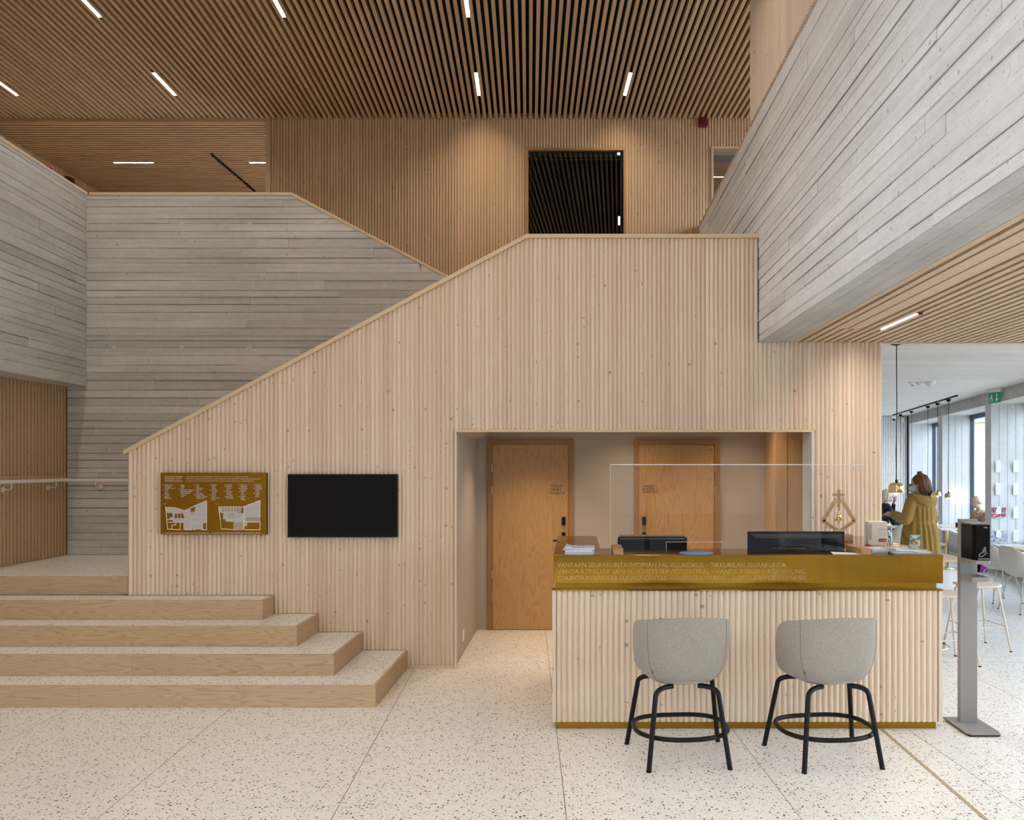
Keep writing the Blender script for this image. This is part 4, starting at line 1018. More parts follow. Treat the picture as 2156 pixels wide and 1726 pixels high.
D(DX0+0.36, 2.10, 0.44, 1.15, 0.71, 0.74).build('work_top', 'oak', dk)
for (tx, py, wpx, tt) in ((1173.5, 1193.5, 481, 'VANTAAN SEURAKUNTAYHTYMÄN PALVELUKESKUS – TIKKURILAN SEURAKUNTA'), (1173.5, 1207.3, 521, 'VANDA KYRKLIGA SAMFÄLLIGHETS SERVICECENTRAL – VANDA SVENSKA FÖRSAMLING'), (1174, 1221, 521, 'CHURCH IN VANTAA SERVICE CENTRE – TIKKURILA PARISH – VANTAA SWEDISH PARISH')):
    lettering('engraved_lettering', tt, 'engrave', dk, (fx(tx, DY)-OXD, -0.0008, fz(py, DY)), FRONT, width=wpx*DY/F, depth=0.0)

# acrylic screen standing in two oak feet
ps = thing('acrylic_screen', 'clear acrylic protection screen standing in two wooden feet on the desk', 'screen', (1.16, 5.83, ZB1))
x0, x1 = -0.905, 0.905
hz = fz(978, 5.83)-ZB1
s0, s1, sh = fx(1403, 5.83)-1.16, fx(1521, 5.83)-1.16, 0.075       # pass-through slot
PB = 0.0035
pn = MB(); pn.add([(a, 0, b) for a, b in ((x0, 0.004), (s0, 0.004), (s0, sh), (s1, sh), (s1, 0.004), (x1, 0.004), (x1, hz), (x0, hz))], [(0, 1, 2, 7), (2, 3, 6, 7), (3, 4, 5, 6)])
pn.build('pane', 'plexi', ps)
MB().box(x0, x1, -PB, PB, hz-0.003, hz+0.003).build('top_edge', 'plexi_edge', ps)
MB().box(x0-0.001, x0+0.001, -PB, PB, 0.004, hz-0.002).build('side_edge', 'plexi_edge', ps)
MB().box(x1-0.001, x1+0.001, -PB, PB, 0.004, hz-0.002).build('side_edge', 'plexi_edge', ps)
MB().box(s0, s1, -PB, PB, sh-0.001, sh+0.001).build('slot_edge', 'plexi_edge', ps)
MB().box(s0-0.001, s0+0.001, -PB, PB, 0.004, sh).build('slot_edge', 'plexi_edge', ps)
MB().box(s1-0.001, s1+0.001, -PB, PB, 0.004, sh).build('slot_edge', 'plexi_edge', ps)
for xx in (x0+0.012, x1-0.082):
    MB().box(xx, xx+0.070, -0.155, 0.165, 0, 0.041).build('foot', 'block', ps, 0.002)

# monitors behind the counter
def monitor(label, px0, px1, ytop, Y, rounded):
    t = thing('monitor', label, 'monitor', (fx((px0+px1)/2, Y), Y, 0.74))
    hw = (fx(px1, Y)-fx(px0, Y))/2; zt = fz(ytop, Y)-0.74; zb_ = zt-0.36
    if rounded:
        pr = [(-hw, zt-0.012), (-hw+0.012, zt), (hw-0.012, zt), (hw, zt-0.012), (hw-0.01, zb_), (-hw+0.11, zb_), (-hw, zt-0.075)]
        MB().prism(pr, 'y', 0.0, 0.05).build('casing', 'black', t, 0.004)
        MB().box(-hw+0.02, hw-0.02, -0.002, 0.0, zt-0.016, zt-0.012).build('highlight_strip', 'greymetal', t)
        MB().box(-hw+0.09, hw-0.08, -0.003, 0.0, zt-0.118, zt-0.113).build('vent_lip', 'greymetal', t)
        MB().box(-hw+0.015, hw-0.015, 0.051, 0.065, zt-0.01, zt+0.012).build('paper_guide', 'block', t)
    else:
        MB().box(-hw, hw, 0.0, 0.03, zb_, zt).build('casing', 'black', t, 0.002)
        f = MB(); a, b = 0.06, 0.022
        o = [(-hw+0.02, zt-0.018), (hw-0.02, zt-0.018), (hw-a, zt-0.05), (-hw+a, zt-0.05)]
        f.prism(o, 'y', -0.012, 0.0); f.build('bevel_top', plain('smoky_plastic', (0.05, 0.042, 0.04), 0.3), t)
        f = MB(); f.prism([(hw-0.02, zt-0.018), (hw-0.02, zb_+0.02), (hw-a, zb_+0.06), (hw-a, zt-0.05)], 'y', -0.012, 0.0); f.build('bevel_side', plain('smoky_side', (0.03, 0.028, 0.03), 0.25), t)
        MB().box(-0.18, 0.16, -0.035, 0.0, zb_+0.05, zt-0.10).build('stand_cover', 'screen', t, 0.01)
        for k in range(14): MB().box(-0.19+0.018*k, -0.183+0.018*k, -0.0365, -0.035, zt-0.128, zt-0.120).build('vent_slot', 'greymetal', t)
    MB().box(-0.05, 0.05, 0.0, 0.04, 0.012, max(zb_+0.05, 0.06)).build('neck', 'black', t)
    MB().box(-0.12, 0.12, -0.08, 0.12, 0, 0.012).build('base', 'black', t)
    return t
monitor('low rounded black monitor behind the desk near the alcove doors', 1301, 1447, 1130, 6.32, True)
monitor('wide black monitor behind the desk beside the wooden cross ornament', 1575, 1778, 1119, 6.25, False)

# wooden cross ornament with a bell
OY_ = 6.72
on = thing('cross_ornament', 'small wooden ornament of kite frame, cross and hanging brass bell', 'ornament', (fx(1767, OY_), OY_, ZB1))
def oo(px, py): return (fx(px, OY_)-fx(1767, OY_), fz(py, OY_)-ZB1)
M['birch'] = veneer('ornament_plywood', (0.60, 0.40, 0.21), (0.50, 0.31, 0.15), 'z', 3.0)
def bar(name, a, b, w, y0, y1, mat):
    A, B = Vector((*oo(*a), 0)), Vector((*oo(*b), 0)); d = (B-A).normalized(); n = Vector((-d.y, d.x, 0))*w/2
    MB().prism([tuple((A+n).xy), tuple((B+n).xy), tuple((B-n).xy), tuple((A-n).xy)], 'y', y0, y1).build(name, mat, on)
for a, b in (((1762, 1050), (1733, 1097)), ((1772, 1050), (1800, 1097)), ((1733, 1096), (1764, 1117)), ((1800, 1096), (1771, 1117))):
    bar('kite_bar', a, b, 0.030, 0.0, 0.016, 'birch'); 
    A, B = Vector(a), Vector(b); bar('kite_slot', tuple(A+(B-A)*0.14), tuple(A+(B-A)*0.92), 0.009, -0.0012, 0.0, 'block')
bar('cross_upright', (1767, 1030), (1767, 1068), 0.026, 0.001, 0.017, 'birch'); bar('cross_slot', (1767, 1031), (1767, 1075), 0.009, -0.0012, 0.0, 'block')
bar('cross_arm', (1754.5, 1041.5), (1779, 1041.5), 0.022, 0.002, 0.018, 'birch'); bar('cross_slot', (1756, 1041.5), (1777.5, 1041.5), 0.009, -0.0014, 0.0006, 'block')
p = oo(1767, 1120); MB().box(-0.045, 0.045, -0.01, 0.03, p[1]-0.005, p[1]+0.02).build('socket_block', 'birch', on, 0.006)
MB().box(-0.016, 0.10, -0.05, 0.07, 0.03, 0.052).build('base_block', 'block', on, 0.003); MB().box(-0.02, 0.095, -0.06, 0.08, 0, 0.03).build('base_block', 'block', on, 0.003)
MB().box(-0.025, 0.025, -0.005, 0.025, 0.05, p[1]).build('stem', 'birch', on)
bz = oo(1767, 1078)[1]
bl = MB().lathe([(0.0, 0.0), (0.013, -0.004), (0.016, -0.025), (0.020, -0.045), (0.036, -0.062), (0.038, -0.066), (0.032, -0.064), (0.0, -0.058)], (0, 0.008, bz-0.006), 22); bl.build('bell', 'brass_lamp', on)
MB().lathe([(0.0, -0.012), (0.007, -0.006), (0.008, 0.0), (0.005, 0.008), (0, 0.01)], (0, 0.008, bz-0.082), 12).build('clapper', 'brass_lamp', on)

# ------------------------------------------------------------------ small things on the desk
random.seed(12)
def printcover(name, c0, c1, c2):
    t = NT(name); p = t.pos((14, 14, 14), 'obj')
    n = t.noise(p, 1.0, 3, 0.6, 0.5); n2 = t.noise(p, 2.3, 2)
    t.base(t.mix(t.ramp(n2, [(0.5, 0.0), (0.6, 1.0)]), t.mix(t.ramp(n, [(0.42, 0.0), (0.58, 1.0)]), rgb(c0), rgb(c1)), rgb(c2))); t.set(Roughness=0.35); return t.m
COV = [printcover('cover_blue', (0.55, 0.62, 0.80), (0.20, 0.25, 0.40), (0.75, 0.75, 0.78)), printcover('cover_orange', (0.75, 0.45, 0.18), (0.70, 0.62, 0.58), (0.55, 0.22, 0.10)),
       printcover('cover_grey', (0.55, 0.55, 0.60), (0.70, 0.70, 0.74), (0.20, 0.20, 0.24)), printcover('cover_photo', (0.25, 0.32, 0.34), (0.62, 0.66, 0.66), (0.45, 0.30, 0.20))]
def leaflets(n, x0, x1, y0, y1, z, label, group, t=0.0055, rz=0.0, jit=0.010, covers=(0, 1, 2)):
    for k in range(n):
        hx, hy = (x1-x0)/2, (y1-y0)/2
        o = thing('leaflet', label, 'leaflet', ((x0+x1)/2+random.uniform(-jit, jit), (y0+y1)/2+random.uniform(-jit, jit), z+t*k*1.02), rz+random.uniform(-0.06, 0.06), group)
        m = MB(); rr = []
        for q in range(9):
            u = -1+q/4.0; lift = 0.004*max(0, -u-0.35)**2*k
            rr.append((hx*u, lift))
        for (a, la), (b, lb) in zip(rr[:-1], rr[1:]):
            m.add([(a, -hy, la), (b, -hy, lb), (b, hy, lb), (a, hy, la), (a, -hy, la+t*0.86), (b, -hy, lb+t*0.86), (b, hy, lb+t*0.86), (a, hy, la+t*0.86)], [(0, 3, 2, 1), (0, 1, 5, 4), (2, 3, 7, 6)]+([(3, 0, 4, 7)] if a == rr[0][0] else [])+([(1, 2, 6, 5)] if b == rr[-1][0] else []), 0.5)
        m.build('pages', 'paper', o)
        m = MB()
        for (a, la), (b, lb) in zip(rr[:-1], rr[1:]): m.add([(a, -hy, la+t*0.9), (b, -hy, lb+t*0.9), (b, hy, lb+t*0.9), (a, hy, la+t*0.9)], [(0, 1, 2, 3)])
        m.build('cover', COV[random.choice(covers)], o)
leaflets(8, -0.070, 0.135, 5.715, 5.93, ZB1, 'leaflet in the stack lying on the desk end near the alcove wall', 'leaflets at the alcove end of the desk', 0.0052, 0.0, 0.008, (0, 2))
leaflets(4, 2.10, 2.22, 5.80, 6.00, ZB1, 'leaflet in the short stack against the wooden foot', 'leaflets against the wooden foot', 0.006, 0, 0.008, (0, 2, 1))
leaflets(6, 2.225, 2.37, 5.71, 5.90, ZB1, 'leaflet in the middle pile below the donation box', 'leaflets in the middle pile', 0.005, 0.06, 0.012, (1, 1, 2))
leaflets(3, 2.39, 2.51, 5.73, 5.90, ZB1, 'leaflet in the thin pile at the brass corner of the desk', 'leaflets at the corner of the desk', 0.005, -0.15, 0.012, (1, 2))
pp = tag(MB().prism([(1.80, 5.70), (2.00, 5.685), (1.985, 5.80), (1.83, 5.86)], 'z', ZB1+0.0005, ZB1+0.0018).build('paper_sheet', 'paper'), 'white paper sheet lying at the screen foot on the brass top', 'paper')
bs = MB(); bs.lathe([(0.0, 0.0012), (0.118, 0.0012), (0.118, 0.0)], (fx(1466, 5.80), 5.805, ZB1+0.0004), 40)
tag(bs.build('round_sticker', 'blue'), 'round blue sticker lying flat on the brass counter', 'sticker')

bx_ = thing('donation_box', 'white carton with a red label and a clear slot on the desk', 'box', (2.35, 6.40, ZB1), math.radians(-4))
M['carton'] = plain('white_carton', (0.68, 0.62, 0.54), 0.7)
MB().box(-0.072, 0.072, -0.06, 0.06, 0, 0.182).build('carton', 'carton', bx_, 0.002)
MB().prism([(-0.058+0.012*math.cos(a), 0.125+(0.03 if math.sin(a) > 0 else -0.075)+0.012*math.sin(a)) for a in [2*PI*k/20 for k in range(20)]], 'y', -0.0606, -0.06).build('handle_slot', plain('slot_shade', (0.45, 0.36, 0.26), 0.8), bx_)
MB().box(0.006, 0.064, -0.0607, -0.06, 0.028, 0.052).build('red_label', 'red', bx_, 0.0)
lettering('label_text', '2,– €/KPL', 'signink', bx_, (0.012, -0.0612, 0.036), FRONT, width=0.046, depth=0.0)
lettering('print_line', 'SEURAKUNTA', 'ink', bx_, (0.0, -0.0608, 0.122), FRONT, width=0.066, depth=0.0)
for k in range(5): MB().box(0.0, 0.062-0.008*(k % 3), -0.0605, -0.06, 0.112-0.009*k, 0.1145-0.009*k).build('print_line', 'plangrey', bx_)
vs = thing('patterned_bottle', 'slim bottle with black and white leaf pattern behind the donation box', 'bottle', (2.478, 6.47, ZB1))
def leafmat():
    t = NT('leaf_pattern'); n = t.noise(t.pos((38, 38, 26), 'obj'), 1.0, 3, 0.6, 1.5)
    t.base(t.mix(t.ramp(n, [(0.47, 0.0), (0.52, 1.0)]), (0.75, 0.80, 0.84, 1), (0.05, 0.06, 0.065, 1))); t.set(Roughness=0.4); return t.m
MB().lathe([(0.0, 0.0), (0.024, 0.0), (0.026, 0.006), (0.026, 0.135), (0.023, 0.142), (0.0, 0.143)], (0, 0, 0), 20).build('body', leafmat(), vs)
MB().lathe([(0.012, 0.143), (0.013, 0.158), (0.0, 0.160)], (0, 0, 0), 14).build('cap', 'white', vs)
cd = thing('table_card', 'upright card with a coffee cup picture standing on the leaflets', 'card', (2.50, 6.02, ZB1), math.radians(4))
def cardmat():
    t = NT('coffee_card_print'); n = t.noise(t.pos((20, 20, 40), 'obj', (0, 0.5, 0)), 1.0, 3)
    t.base(t.mix(t.ramp(n, [(0.42, 0.0), (0.6, 1.0)]), (0.62, 0.68, 0.64, 1), (0.10, 0.20, 0.20, 1))); t.set(Roughness=0.4); return t.m
MB().box(-0.040, 0.040, 0.0, 0.004, 0, 0.108).build('card_panel', cardmat(), cd)
MB().box(-0.040, 0.040, 0.0, 0.05, 0, 0.003).build('card_foot', 'paper', cd)
MB().prism([(-0.035+0.0, 0.048), (0.021, 0.048), (0.012, 0.012), (-0.024, 0.012)], 'y', -0.0008, 0.0).build('cup_picture', plain('cup_white', (0.62, 0.58, 0.54), 0.6), cd)
MB().prism([(-0.007+0.028*math.cos(a), 0.049+0.012*math.sin(a)) for a in [2*PI*k/18 for k in range(18)]], 'y', -0.0014, -0.0008).build('coffee_picture', plain('coffee_brown', (0.34, 0.15, 0.05), 0.5), cd)
MB().prism([(-0.007+0.014*math.cos(a), 0.049+0.006*math.sin(a)) for a in [2*PI*k/14 for k in range(14)]], 'y', -0.0018, -0.0014).build('foam_picture', plain('coffee_foam', (0.70, 0.48, 0.28), 0.5), cd)
ry = thing('slatted_tray', 'low tray of bent wooden ribs beside the leaflets', 'tray', (2.40, 6.16, ZB1), math.radians(-12))
MB().box(-0.11, 0.11, -0.06, 0.06, 0.0, 0.006).build('tray_floor', 'birch', ry)
for k in range(13):
    xx = -0.10+0.0165*k; h = 0.038-0.0016*k
    MB().tube([(xx, -0.058, 0.006), (xx+0.004, -0.064, 0.5*h+0.004), (xx+0.002, -0.058, h), (xx, -0.052, h+0.002)], 0.0035, 6).build('rib', 'cream', ry)
MB().tube([(-0.105, -0.056, 0.042), (0.105, -0.056, 0.020)], 0.003, 6).build('rim', 'birch', ry)
pc = thing('chained_pen', 'small red counter pen holder with a bead chain', 'pen', (2.215, 6.16, ZB1))
MB().lathe([(0, 0.028), (0.012, 0.026), (0.017, 0.012), (0.019, 0.0), (0, 0)], (0, 0, 0), 14).build('holder', 'red', pc)
for k in range(9):
    a = k/8.0; MB().lathe([(0, 0.004), (0.0035, 0.0), (0, -0.004)], (-0.11+0.105*a, 0.1*(1-a)+0.03, 0.03+0.055*a-0.03*math.sin(PI*a)), 8).build('chain_bead', 'steel', pc)

# ------------------------------------------------------------------ upholstered stools
def shell(R, D_, z0, H, e, zt, seam=None, n=72, m=14, thick=0.028):
    """rounded tub: phi = 0 is the back (towards -Y); H(phi) is the height of the rim"""
    rings = []
    def P(phi, t, inner=0.0):
        th = t*PI/2; k = math.sin(th)**e; h = H(phi)*(1-math.cos(th)**e)
        cx_, cy_ = math.sin(phi), -math.cos(phi)
        q = (abs(cx_)**2.6+abs(cy_)**2.6)**(-1/2.6)
        fl = 1.0
        return Vector(((R-inner)*k*cx_*q*fl, (D_-inner)*k*cy_*q*fl, z0+h+(inner if t < 0.9 else 0)))
    mb = MB()
    outer = [[P(2*PI*i/n, 0.02+0.98*j/m) for i in range(n)] for j in range(m+1)]
    inn = [[P(2*PI*i/n, 0.02+0.98*j/m, thick) for i in range(n)] for j in range(m, -1, -1)]
    rim = [[(a+b)/2+Vector((0, 0, 0.010)) for a, b in zip(outer[-1], inn[0])]]
    mb.loft(outer+rim+inn, True, True); return mb, P
def stool_shell_h(phi):
    a = abs((phi+PI) % (2*PI)-PI)
    t = min(1, max(0, (a-1.5)/1.0)); t = t*t*(3-2*t)
    return (0.432-0.058*math.sin(min(a, 1.6)/2)**2*2)*(1-t)+0.10*t
def make_stool(label):
    s = thing('counter_stool', label, 'stool', (0, 0, 0), 0, 'upholstered stools at the reception desk')
    mb, P = shell(0.298, 0.258, 0.475, stool_shell_h, 0.56, 0, thick=0.036)
    sh_ = mb.build('upholstered_shell', 'stoolfab', s)
    for ph in (-0.86, 0.86): MB().tube([P(ph, 0.16+0.84*k/12)+Vector((math.sin(ph), -math.cos(ph), 0))*0.0004 for k in range(13)], 0.0016, 5).build('seam', 'stoolseam', sh_)
    p = P(-0.84, 0.60); MB().tube([p+Vector((0, -0.004, 0.018)), p+Vector((0, -0.006, -0.012)), p+Vector((0.007, -0.006, -0.014)), p+Vector((0.009, -0.004, 0.016))], 0.0016, 5).build('brand_loop', 'black', sh_)
    MB().lathe([(0.0, 0.062), (0.17, 0.058), (0.20, 0.044), (0.205, 0.03), (0.0, 0.03)], (0, 0.01, 0.475), 32).build('seat_cushion', 'stoolfab', s)
    for sx_ in (-1, 1):
        # rear leg (towards the camera) and front leg
        for (foot, top, inn) in (((0.248*sx_, -0.25, 0), (0.195*sx_, -0.185, 0.43), (0.08*sx_, -0.13, 0.478)), ((0.305*sx_, 0.25, 0), (0.245*sx_, 0.17, 0.43), (0.10*sx_, 0.10, 0.478))):
            f_, t_, i_ = Vector(foot), Vector(top), Vector(inn)
            d = (t_-f_).normalized()
            cc0 = t_+d*0.055
            arc = [(t_*(1-u)**2+cc0*2*u*(1-u)+i_*u*u) for u in [q/10.0 for q in range(11)]]
            MB().tube([f_+d*0.004, f_+(t_-f_)*0.5]+arc, 0.0155, 12).build('leg', 'blacksteel', s)
            MB().lathe([(0.0, 0.0), (0.016, 0.0), (0.0165, 0.008), (0.0, 0.010)], f_, 12).build('foot_cap', 'black', s)
    ring = []
    for k in range(56):
        a = 2*PI*k/56; c_, s_ = math.cos(a), math.sin(a); q = (abs(c_)**3.0+abs(s_)**3.0)**(-1/3.0) if s_ > 0 else (abs(c_)**2.2+abs(s_)**2.2)**(-1/2.2)
        ring.append((0.292*c_*q, 0.250*s_*q+0.0, 0.185))
    MB().tube(ring, 0.0145, 12, True).build('foot_ring', 'blacksteel', s)
    return s
s1 = make_stool('grey wool counter stool with black legs facing the engraved lettering'); s1.location = (0.668, 5.165, 0); s1.rotation_euler.z = math.radians(5)
s2 = copy_tree(s1); s2['label'] = 'grey wool counter stool with black legs beside the plain brass end'; s2.location = (1.578, 5.16, 0); s2.rotation_euler.z = math.radians(8)

# ------------------------------------------------------------------ hand sanitiser stand
hs = thing('sanitiser_stand', 'grey metal stand with a black hand sanitiser dispenser at the desk corner', 'dispenser', (2.776, 5.77, 0))
MB().prism([(-0.125, 0.13), (0.11, 0.13), (0.11, -0.20), (0.09, -0.25), (-0.10, -0.25), (-0.125, -0.22)], 'z', 0.012, 0.022).build('base_plate', 'greymetal', hs, 0.002)
MB().box(-0.11, 0.10, -0.235, 0.12, 0, 0.012).build('base_pad', 'black', hs)
MB().box(-0.060, 0.060, 0.0, 0.045, 0.022, 1.452).build('column', 'greymetal', hs, 0.002)
MB().prism([(-0.056, -0.002), (-0.056, -0.165), (-0.044, -0.195), (0.044, -0.205), (0.058, -0.19), (0.058, -0.002)], 'z', 1.185, 1.425).build('dispenser_cover', 'screen', hs, 0.003)
MB().prism([(-0.054, -0.002), (-0.054, -0.163), (-0.042, -0.192), (0.042, -0.20), (0.056, -0.187), (0.056, -0.002)], 'z', 1.158, 1.1848).build('dispenser_base', 'greymetal', hs)
MB().prism([(-0.058, -0.002), (-0.058, -0.165), (0.058, -0.185), (0.058, -0.002)], 'z', 1.4252, 1.437).build('dispenser_lid', 'greymetal', hs, 0.002)
MB().box(-0.055, 0.055, -0.16, -0.001, 1.035, 1.04).build('drip_tray', 'greymetal', hs)
for bx in ((-0.058, -0.055, -0.163, -0.001), (0.055, 0.058, -0.163, -0.001), (-0.058, 0.058, -0.166, -0.163)): MB().box(*bx, 1.035, 1.066).build('tray_rim', 'greymetal', hs)
iy = -0.2005
ic = MB()
for q in range(3):
    y = 1.272-0.012*q; w = 0.006+0.006*q; ic.box(0.012-w, 0.012+w, iy-0.0018, iy-0.001, y, y+0.0035)
ic.build('drop_symbol', 'signink', hs)
MB().tube([(-0.028, iy-0.0016, 1.215), (-0.022, iy-0.0016, 1.232), (-0.004, iy-0.002, 1.24), (0.026, iy-0.003, 1.237), (0.004, iy-0.002, 1.22), (-0.012, iy-0.0016, 1.210), (-0.028, iy-0.0016, 1.215)], 0.0012, 5).build('hand_symbol', 'signink', hs)
lettering('cover_text', 'HAND SANITIZER', 'signink', hs, (-0.034, iy-0.0042, 1.193), FRONT, width=0.074, depth=0.0)
lettering('cover_mark', '///dis', 'signink', hs, (0.002, iy-0.0042, 1.405), FRONT, width=0.026, depth=0.0)

# ------------------------------------------------------------------ cafe furniture
def pedestal_table(label, cx_, cy_, x0, x1, y0, y1, z, rz=0.0, base_r=0.21, top='oak'):
    t = thing('pedestal_table', label, 'table', (cx_, cy_, 0), rz)
    MB().box(x0-cx_, x1-cx_, y0-cy_, y1-cy_, z-0.028, z).build('table_top', top, t, 0.004)
    MB().tube([(0, 0, 0.02), (0, 0, z-0.028)], 0.030, 16).build('column', 'brass_lamp', t)
    MB().lathe([(0.0, 0.022), (0.03, 0.020), (base_r-0.02, 0.012), (base_r, 0.008), (base_r, 0.0), (0.0, 0.0)], (0, 0, 0), 32).build('base_disc', 'steel', t)
    MB().lathe([(base_r+0.001, 0.0), (base_r+0.003, 0.006), (base_r-0.004, 0.0125)], (0, 0, 0), 32).build('base_rim', 'brass_lamp', t)
    return t
M['tabletop_white'] = veneer('pale_table_top', (0.78, 0.70, 0.62), (0.70, 0.60, 0.50), 'x', 1.5)
pedestal_table('oak counter table with brass column beside the two cream bar stools', 3.56, 8.28, 2.98, 3.90, 8.07, 8.60, 0.90)
pedestal_table('pale oak table by the window bay with a black menu cube on it', 6.56, 14.45, 6.26, 6.90, 14.02, 15.05, 0.735, 0, 0.2, 'tabletop_white')
pedestal_table('pale oak table in front of the far batten wall', 6.75, 16.95, 6.32, 7.10, 16.2, 17.9, 0.75, 0, 0.2, 'tabletop_white')
pedestal_table('oak table in front of the two pale shell chairs', 6.12, 10.55, 5.74, 6.38, 9.5, 11.02, 0.74)
pedestal_table('oak table beside the person in the mustard coat', 4.74, 11.75, 4.28, 5.14, 11.35, 12.1, 0.74)
def cube_menu():
    t = thing('menu_cube', 'small black menu cube on the pale table by the window', 'menu', (fx(2018, 14.3), 14.3, 0.735))
    MB().box(-0.036, 0.036, -0.036, 0.036, 0.004, 0.085).build('cube', 'black', t, 0.003); MB().box(-0.045, 0.045, -0.045, 0.045, 0, 0.004).build('tray', 'block', t)
    lettering('cube_text', '(b)', 'signink', t, (-0.022, -0.0365, 0.032), FRONT, width=0.044, depth=0.0)
cube_menu()
nk = tag(MB().prism([(6.40, 14.30), (6.52, 14.25), (6.55, 14.40), (6.43, 14.43)], 'z', 0.7355, 0.752).build('napkin', 'paper'), 'folded white napkin lying on the pale table', 'napkin')
def make_bar_stool(label, loc, rz):
    s = thing('bar_stool', label, 'stool', loc, rz, 'cream bar stools')
    m = MB(); R_ = []
    for (k, z) in ((0.80, 0.618), (0.96, 0.624), (1.0, 0.634), (0.99, 0.642), (0.92, 0.645), (0.6, 0.638), (0.2, 0.634)):
        R_.append([((abs(math.cos(a))**0.62)*math.copysign(0.205*k, math.cos(a)), (abs(math.sin(a))**0.62)*math.copysign(0.185*k, math.sin(a)), z+0.022*max(0, abs(math.cos(a))-0.75)*k) for a in [2*PI*i/40 for i in range(40)]])
    m.loft(R_, True, True).build('seat', 'cream', s)
    F_, T_ = 0.225, 0.135
    for a in (-1, 1):
        for b in (-1, 1):
            MB().tube([(F_*a, F_*b*0.92, 0.006), (T_*a*1.05, T_*b*1.02, 0.585), (T_*a*0.96, T_*b*0.94, 0.612), (T_*a*0.6, T_*b*0.6, 0.620)], 0.0105, 10).build('leg', 'cream', s)
            MB().lathe([(0, 0), (0.014, 0), (0.013, 0.01), (0, 0.012)], (F_*a, F_*b*0.92, 0), 10).build('glide', 'black', s)
    def leg(a, b, z): k = z/0.585; return Vector((a*(F_+(T_*1.05-F_)*k), b*(F_*0.92+(T_*1.02-F_*0.92)*k), z))
    for p, q, z in (((-1, -1), (1, -1), 0.235), ((-1, 1), (1, 1), 0.235), ((-1, -1), (-1, 1), 0.245), ((1, -1), (1, 1), 0.245)):
        MB().tube([leg(*p, z), leg(*q, z)], 0.006, 8).build('rung', 'cream', s)
    return s
make_bar_stool('cream bar stool behind the sanitiser stand', (4.03, 8.21, 0), math.radians(6))
make_bar_stool('cream bar stool tucked beside the reception desk end', (3.44, 7.63, 0), math.radians(4))
def chair_h(phi):
    a = abs((phi+PI) % (2*PI)-PI); t = min(1, max(0, (a-0.25)/2.1)); t = t*t*(3-2*t)
    return 0.385*(1-t)+0.05*t
def make_chair(label, loc, rz):
    s = thing('shell_chair', label, 'chair', loc, rz, 'pale shell chairs in the cafe')
    mb, P = shell(0.285, 0.265, 0.425, chair_h, 0.66, 0, None, 48, 12, 0.012); mb.build('shell', 'whiteshell', s)
    for a in (-1, 1):
        for b in (-1, 1):
            MB().tube([(0.215*a, 0.20*b-0.01, 0.006), (0.14*a, 0.125*b, 0.40), (0.11*a, 0.10*b, 0.428), (0.04*a, 0.04*b, 0.432)], 0.009, 8).build('leg', 'whiteshell', s)
            MB().lathe([(0, 0), (0.013, 0), (0.012, 0.01), (0, 0.012)], (0.215*a, 0.20*b-0.01, 0), 8).build('glide', 'black', s)
    return s
make_chair('pale grey shell chair at the oak table, its back partly covering the other chair', (5.63, 10.25, 0), -PI/2+0.12)
make_chair('pale grey shell chair at the oak table beside the black and magenta backpack', (5.71, 11.02, 0), -PI/2+0.05)
make_chair('pale grey shell chair in front of the far table behind the patterned bottle', (5.94, 14.80, 0), 0.25)
make_chair('pale grey shell chair under the fair-haired person', (5.76, 15.62, 0), -PI/2)

# pendants
def pendant(label, x, y, ztop, zbot, r, group=None, canopy=True):
    p = thing('pendant_lamp', label, 'lamp', (x, y, ztop), 0, group)
    h = 1.32*r; L_ = ztop-zbot
    if canopy: MB().lathe([(0.0, 0.0), (0.062, -0.001), (0.055, -0.012), (0.02, -0.022), (0.0, -0.026)], (0, 0, 0), 24).build('canopy', 'black', p)
    else: MB().lathe([(0.0, 0.0), (0.05, -0.002), (0.03, -0.04), (0.012, -0.05), (0.0, -0.055)], (0, 0, 0), 16).build('canopy', 'black', p)
    MB().tube([(0, 0, -0.02), (0.004, 0, -(L_-h)*0.5), (-0.003, 0, -(L_-h)*0.8), (0, 0, -(L_-h)+0.0)], 0.0045, 6).build('cable', 'black', p)
    MB().lathe([(0.0, 0.03), (0.012, 0.028), (0.014, 0.0)], (0, 0, -(L_-h)), 12).build('socket', 'black', p)
    prof = [(0.012, 0.0), (0.45*r, -0.02*r), (0.72*r, -0.12*r), (0.88*r, -0.34*r), (0.93*r, -0.6*r), (0.95*r, -1.22*r), (1.0*r, -1.27*r), (1.0*r, -1.32*r), (0.93*r, -1.30*r), (0.89*r, -0.6*r), (0.7*r, -0.2*r), (0.0, -0.08*r)]
    MB().lathe(prof, (0, 0, -(L_-h)), 32).build('shade', 'brass_lamp', p)
    MB().lathe([(0.0, 0.0), (0.26*r, -0.06*r), (0.36*r, -0.3*r), (0.24*r, -0.55*r), (0.0, -0.62*r)], (0, 0, -(L_-h)-0.95*r), 16).build('bulb', 'bulb', p)
    return p
pendant('large brass dome pendant hanging alone over the counter table', fx(1887.5, 8.55), 8.55, CAFE_Z, fz(1037, 8.55), 0.081)
trk = thing('pendant_track', 'thin black ceiling track carrying the row of brass pendants', 'track', (0, 0, CAFE_Z))
tp = [(1896, 20.3), (1919, 19.07), (1953.6, 17.39), (1974, 16.53), (1997, 15.6)]
A_, B_ = Vector((fx(1880, 20.9), 20.9, 0)), Vector((fx(2015, 14.95), 14.95, 0)); dd = (B_-A_).normalized()
MB().obox((A_+B_)/2+Vector((0, 0, -0.012)), dd, Vector((-dd.y, dd.x, 0)), (0, 0, 1), (B_-A_).length/2, 0.016, 0.012).build('rail', 'black', trk)
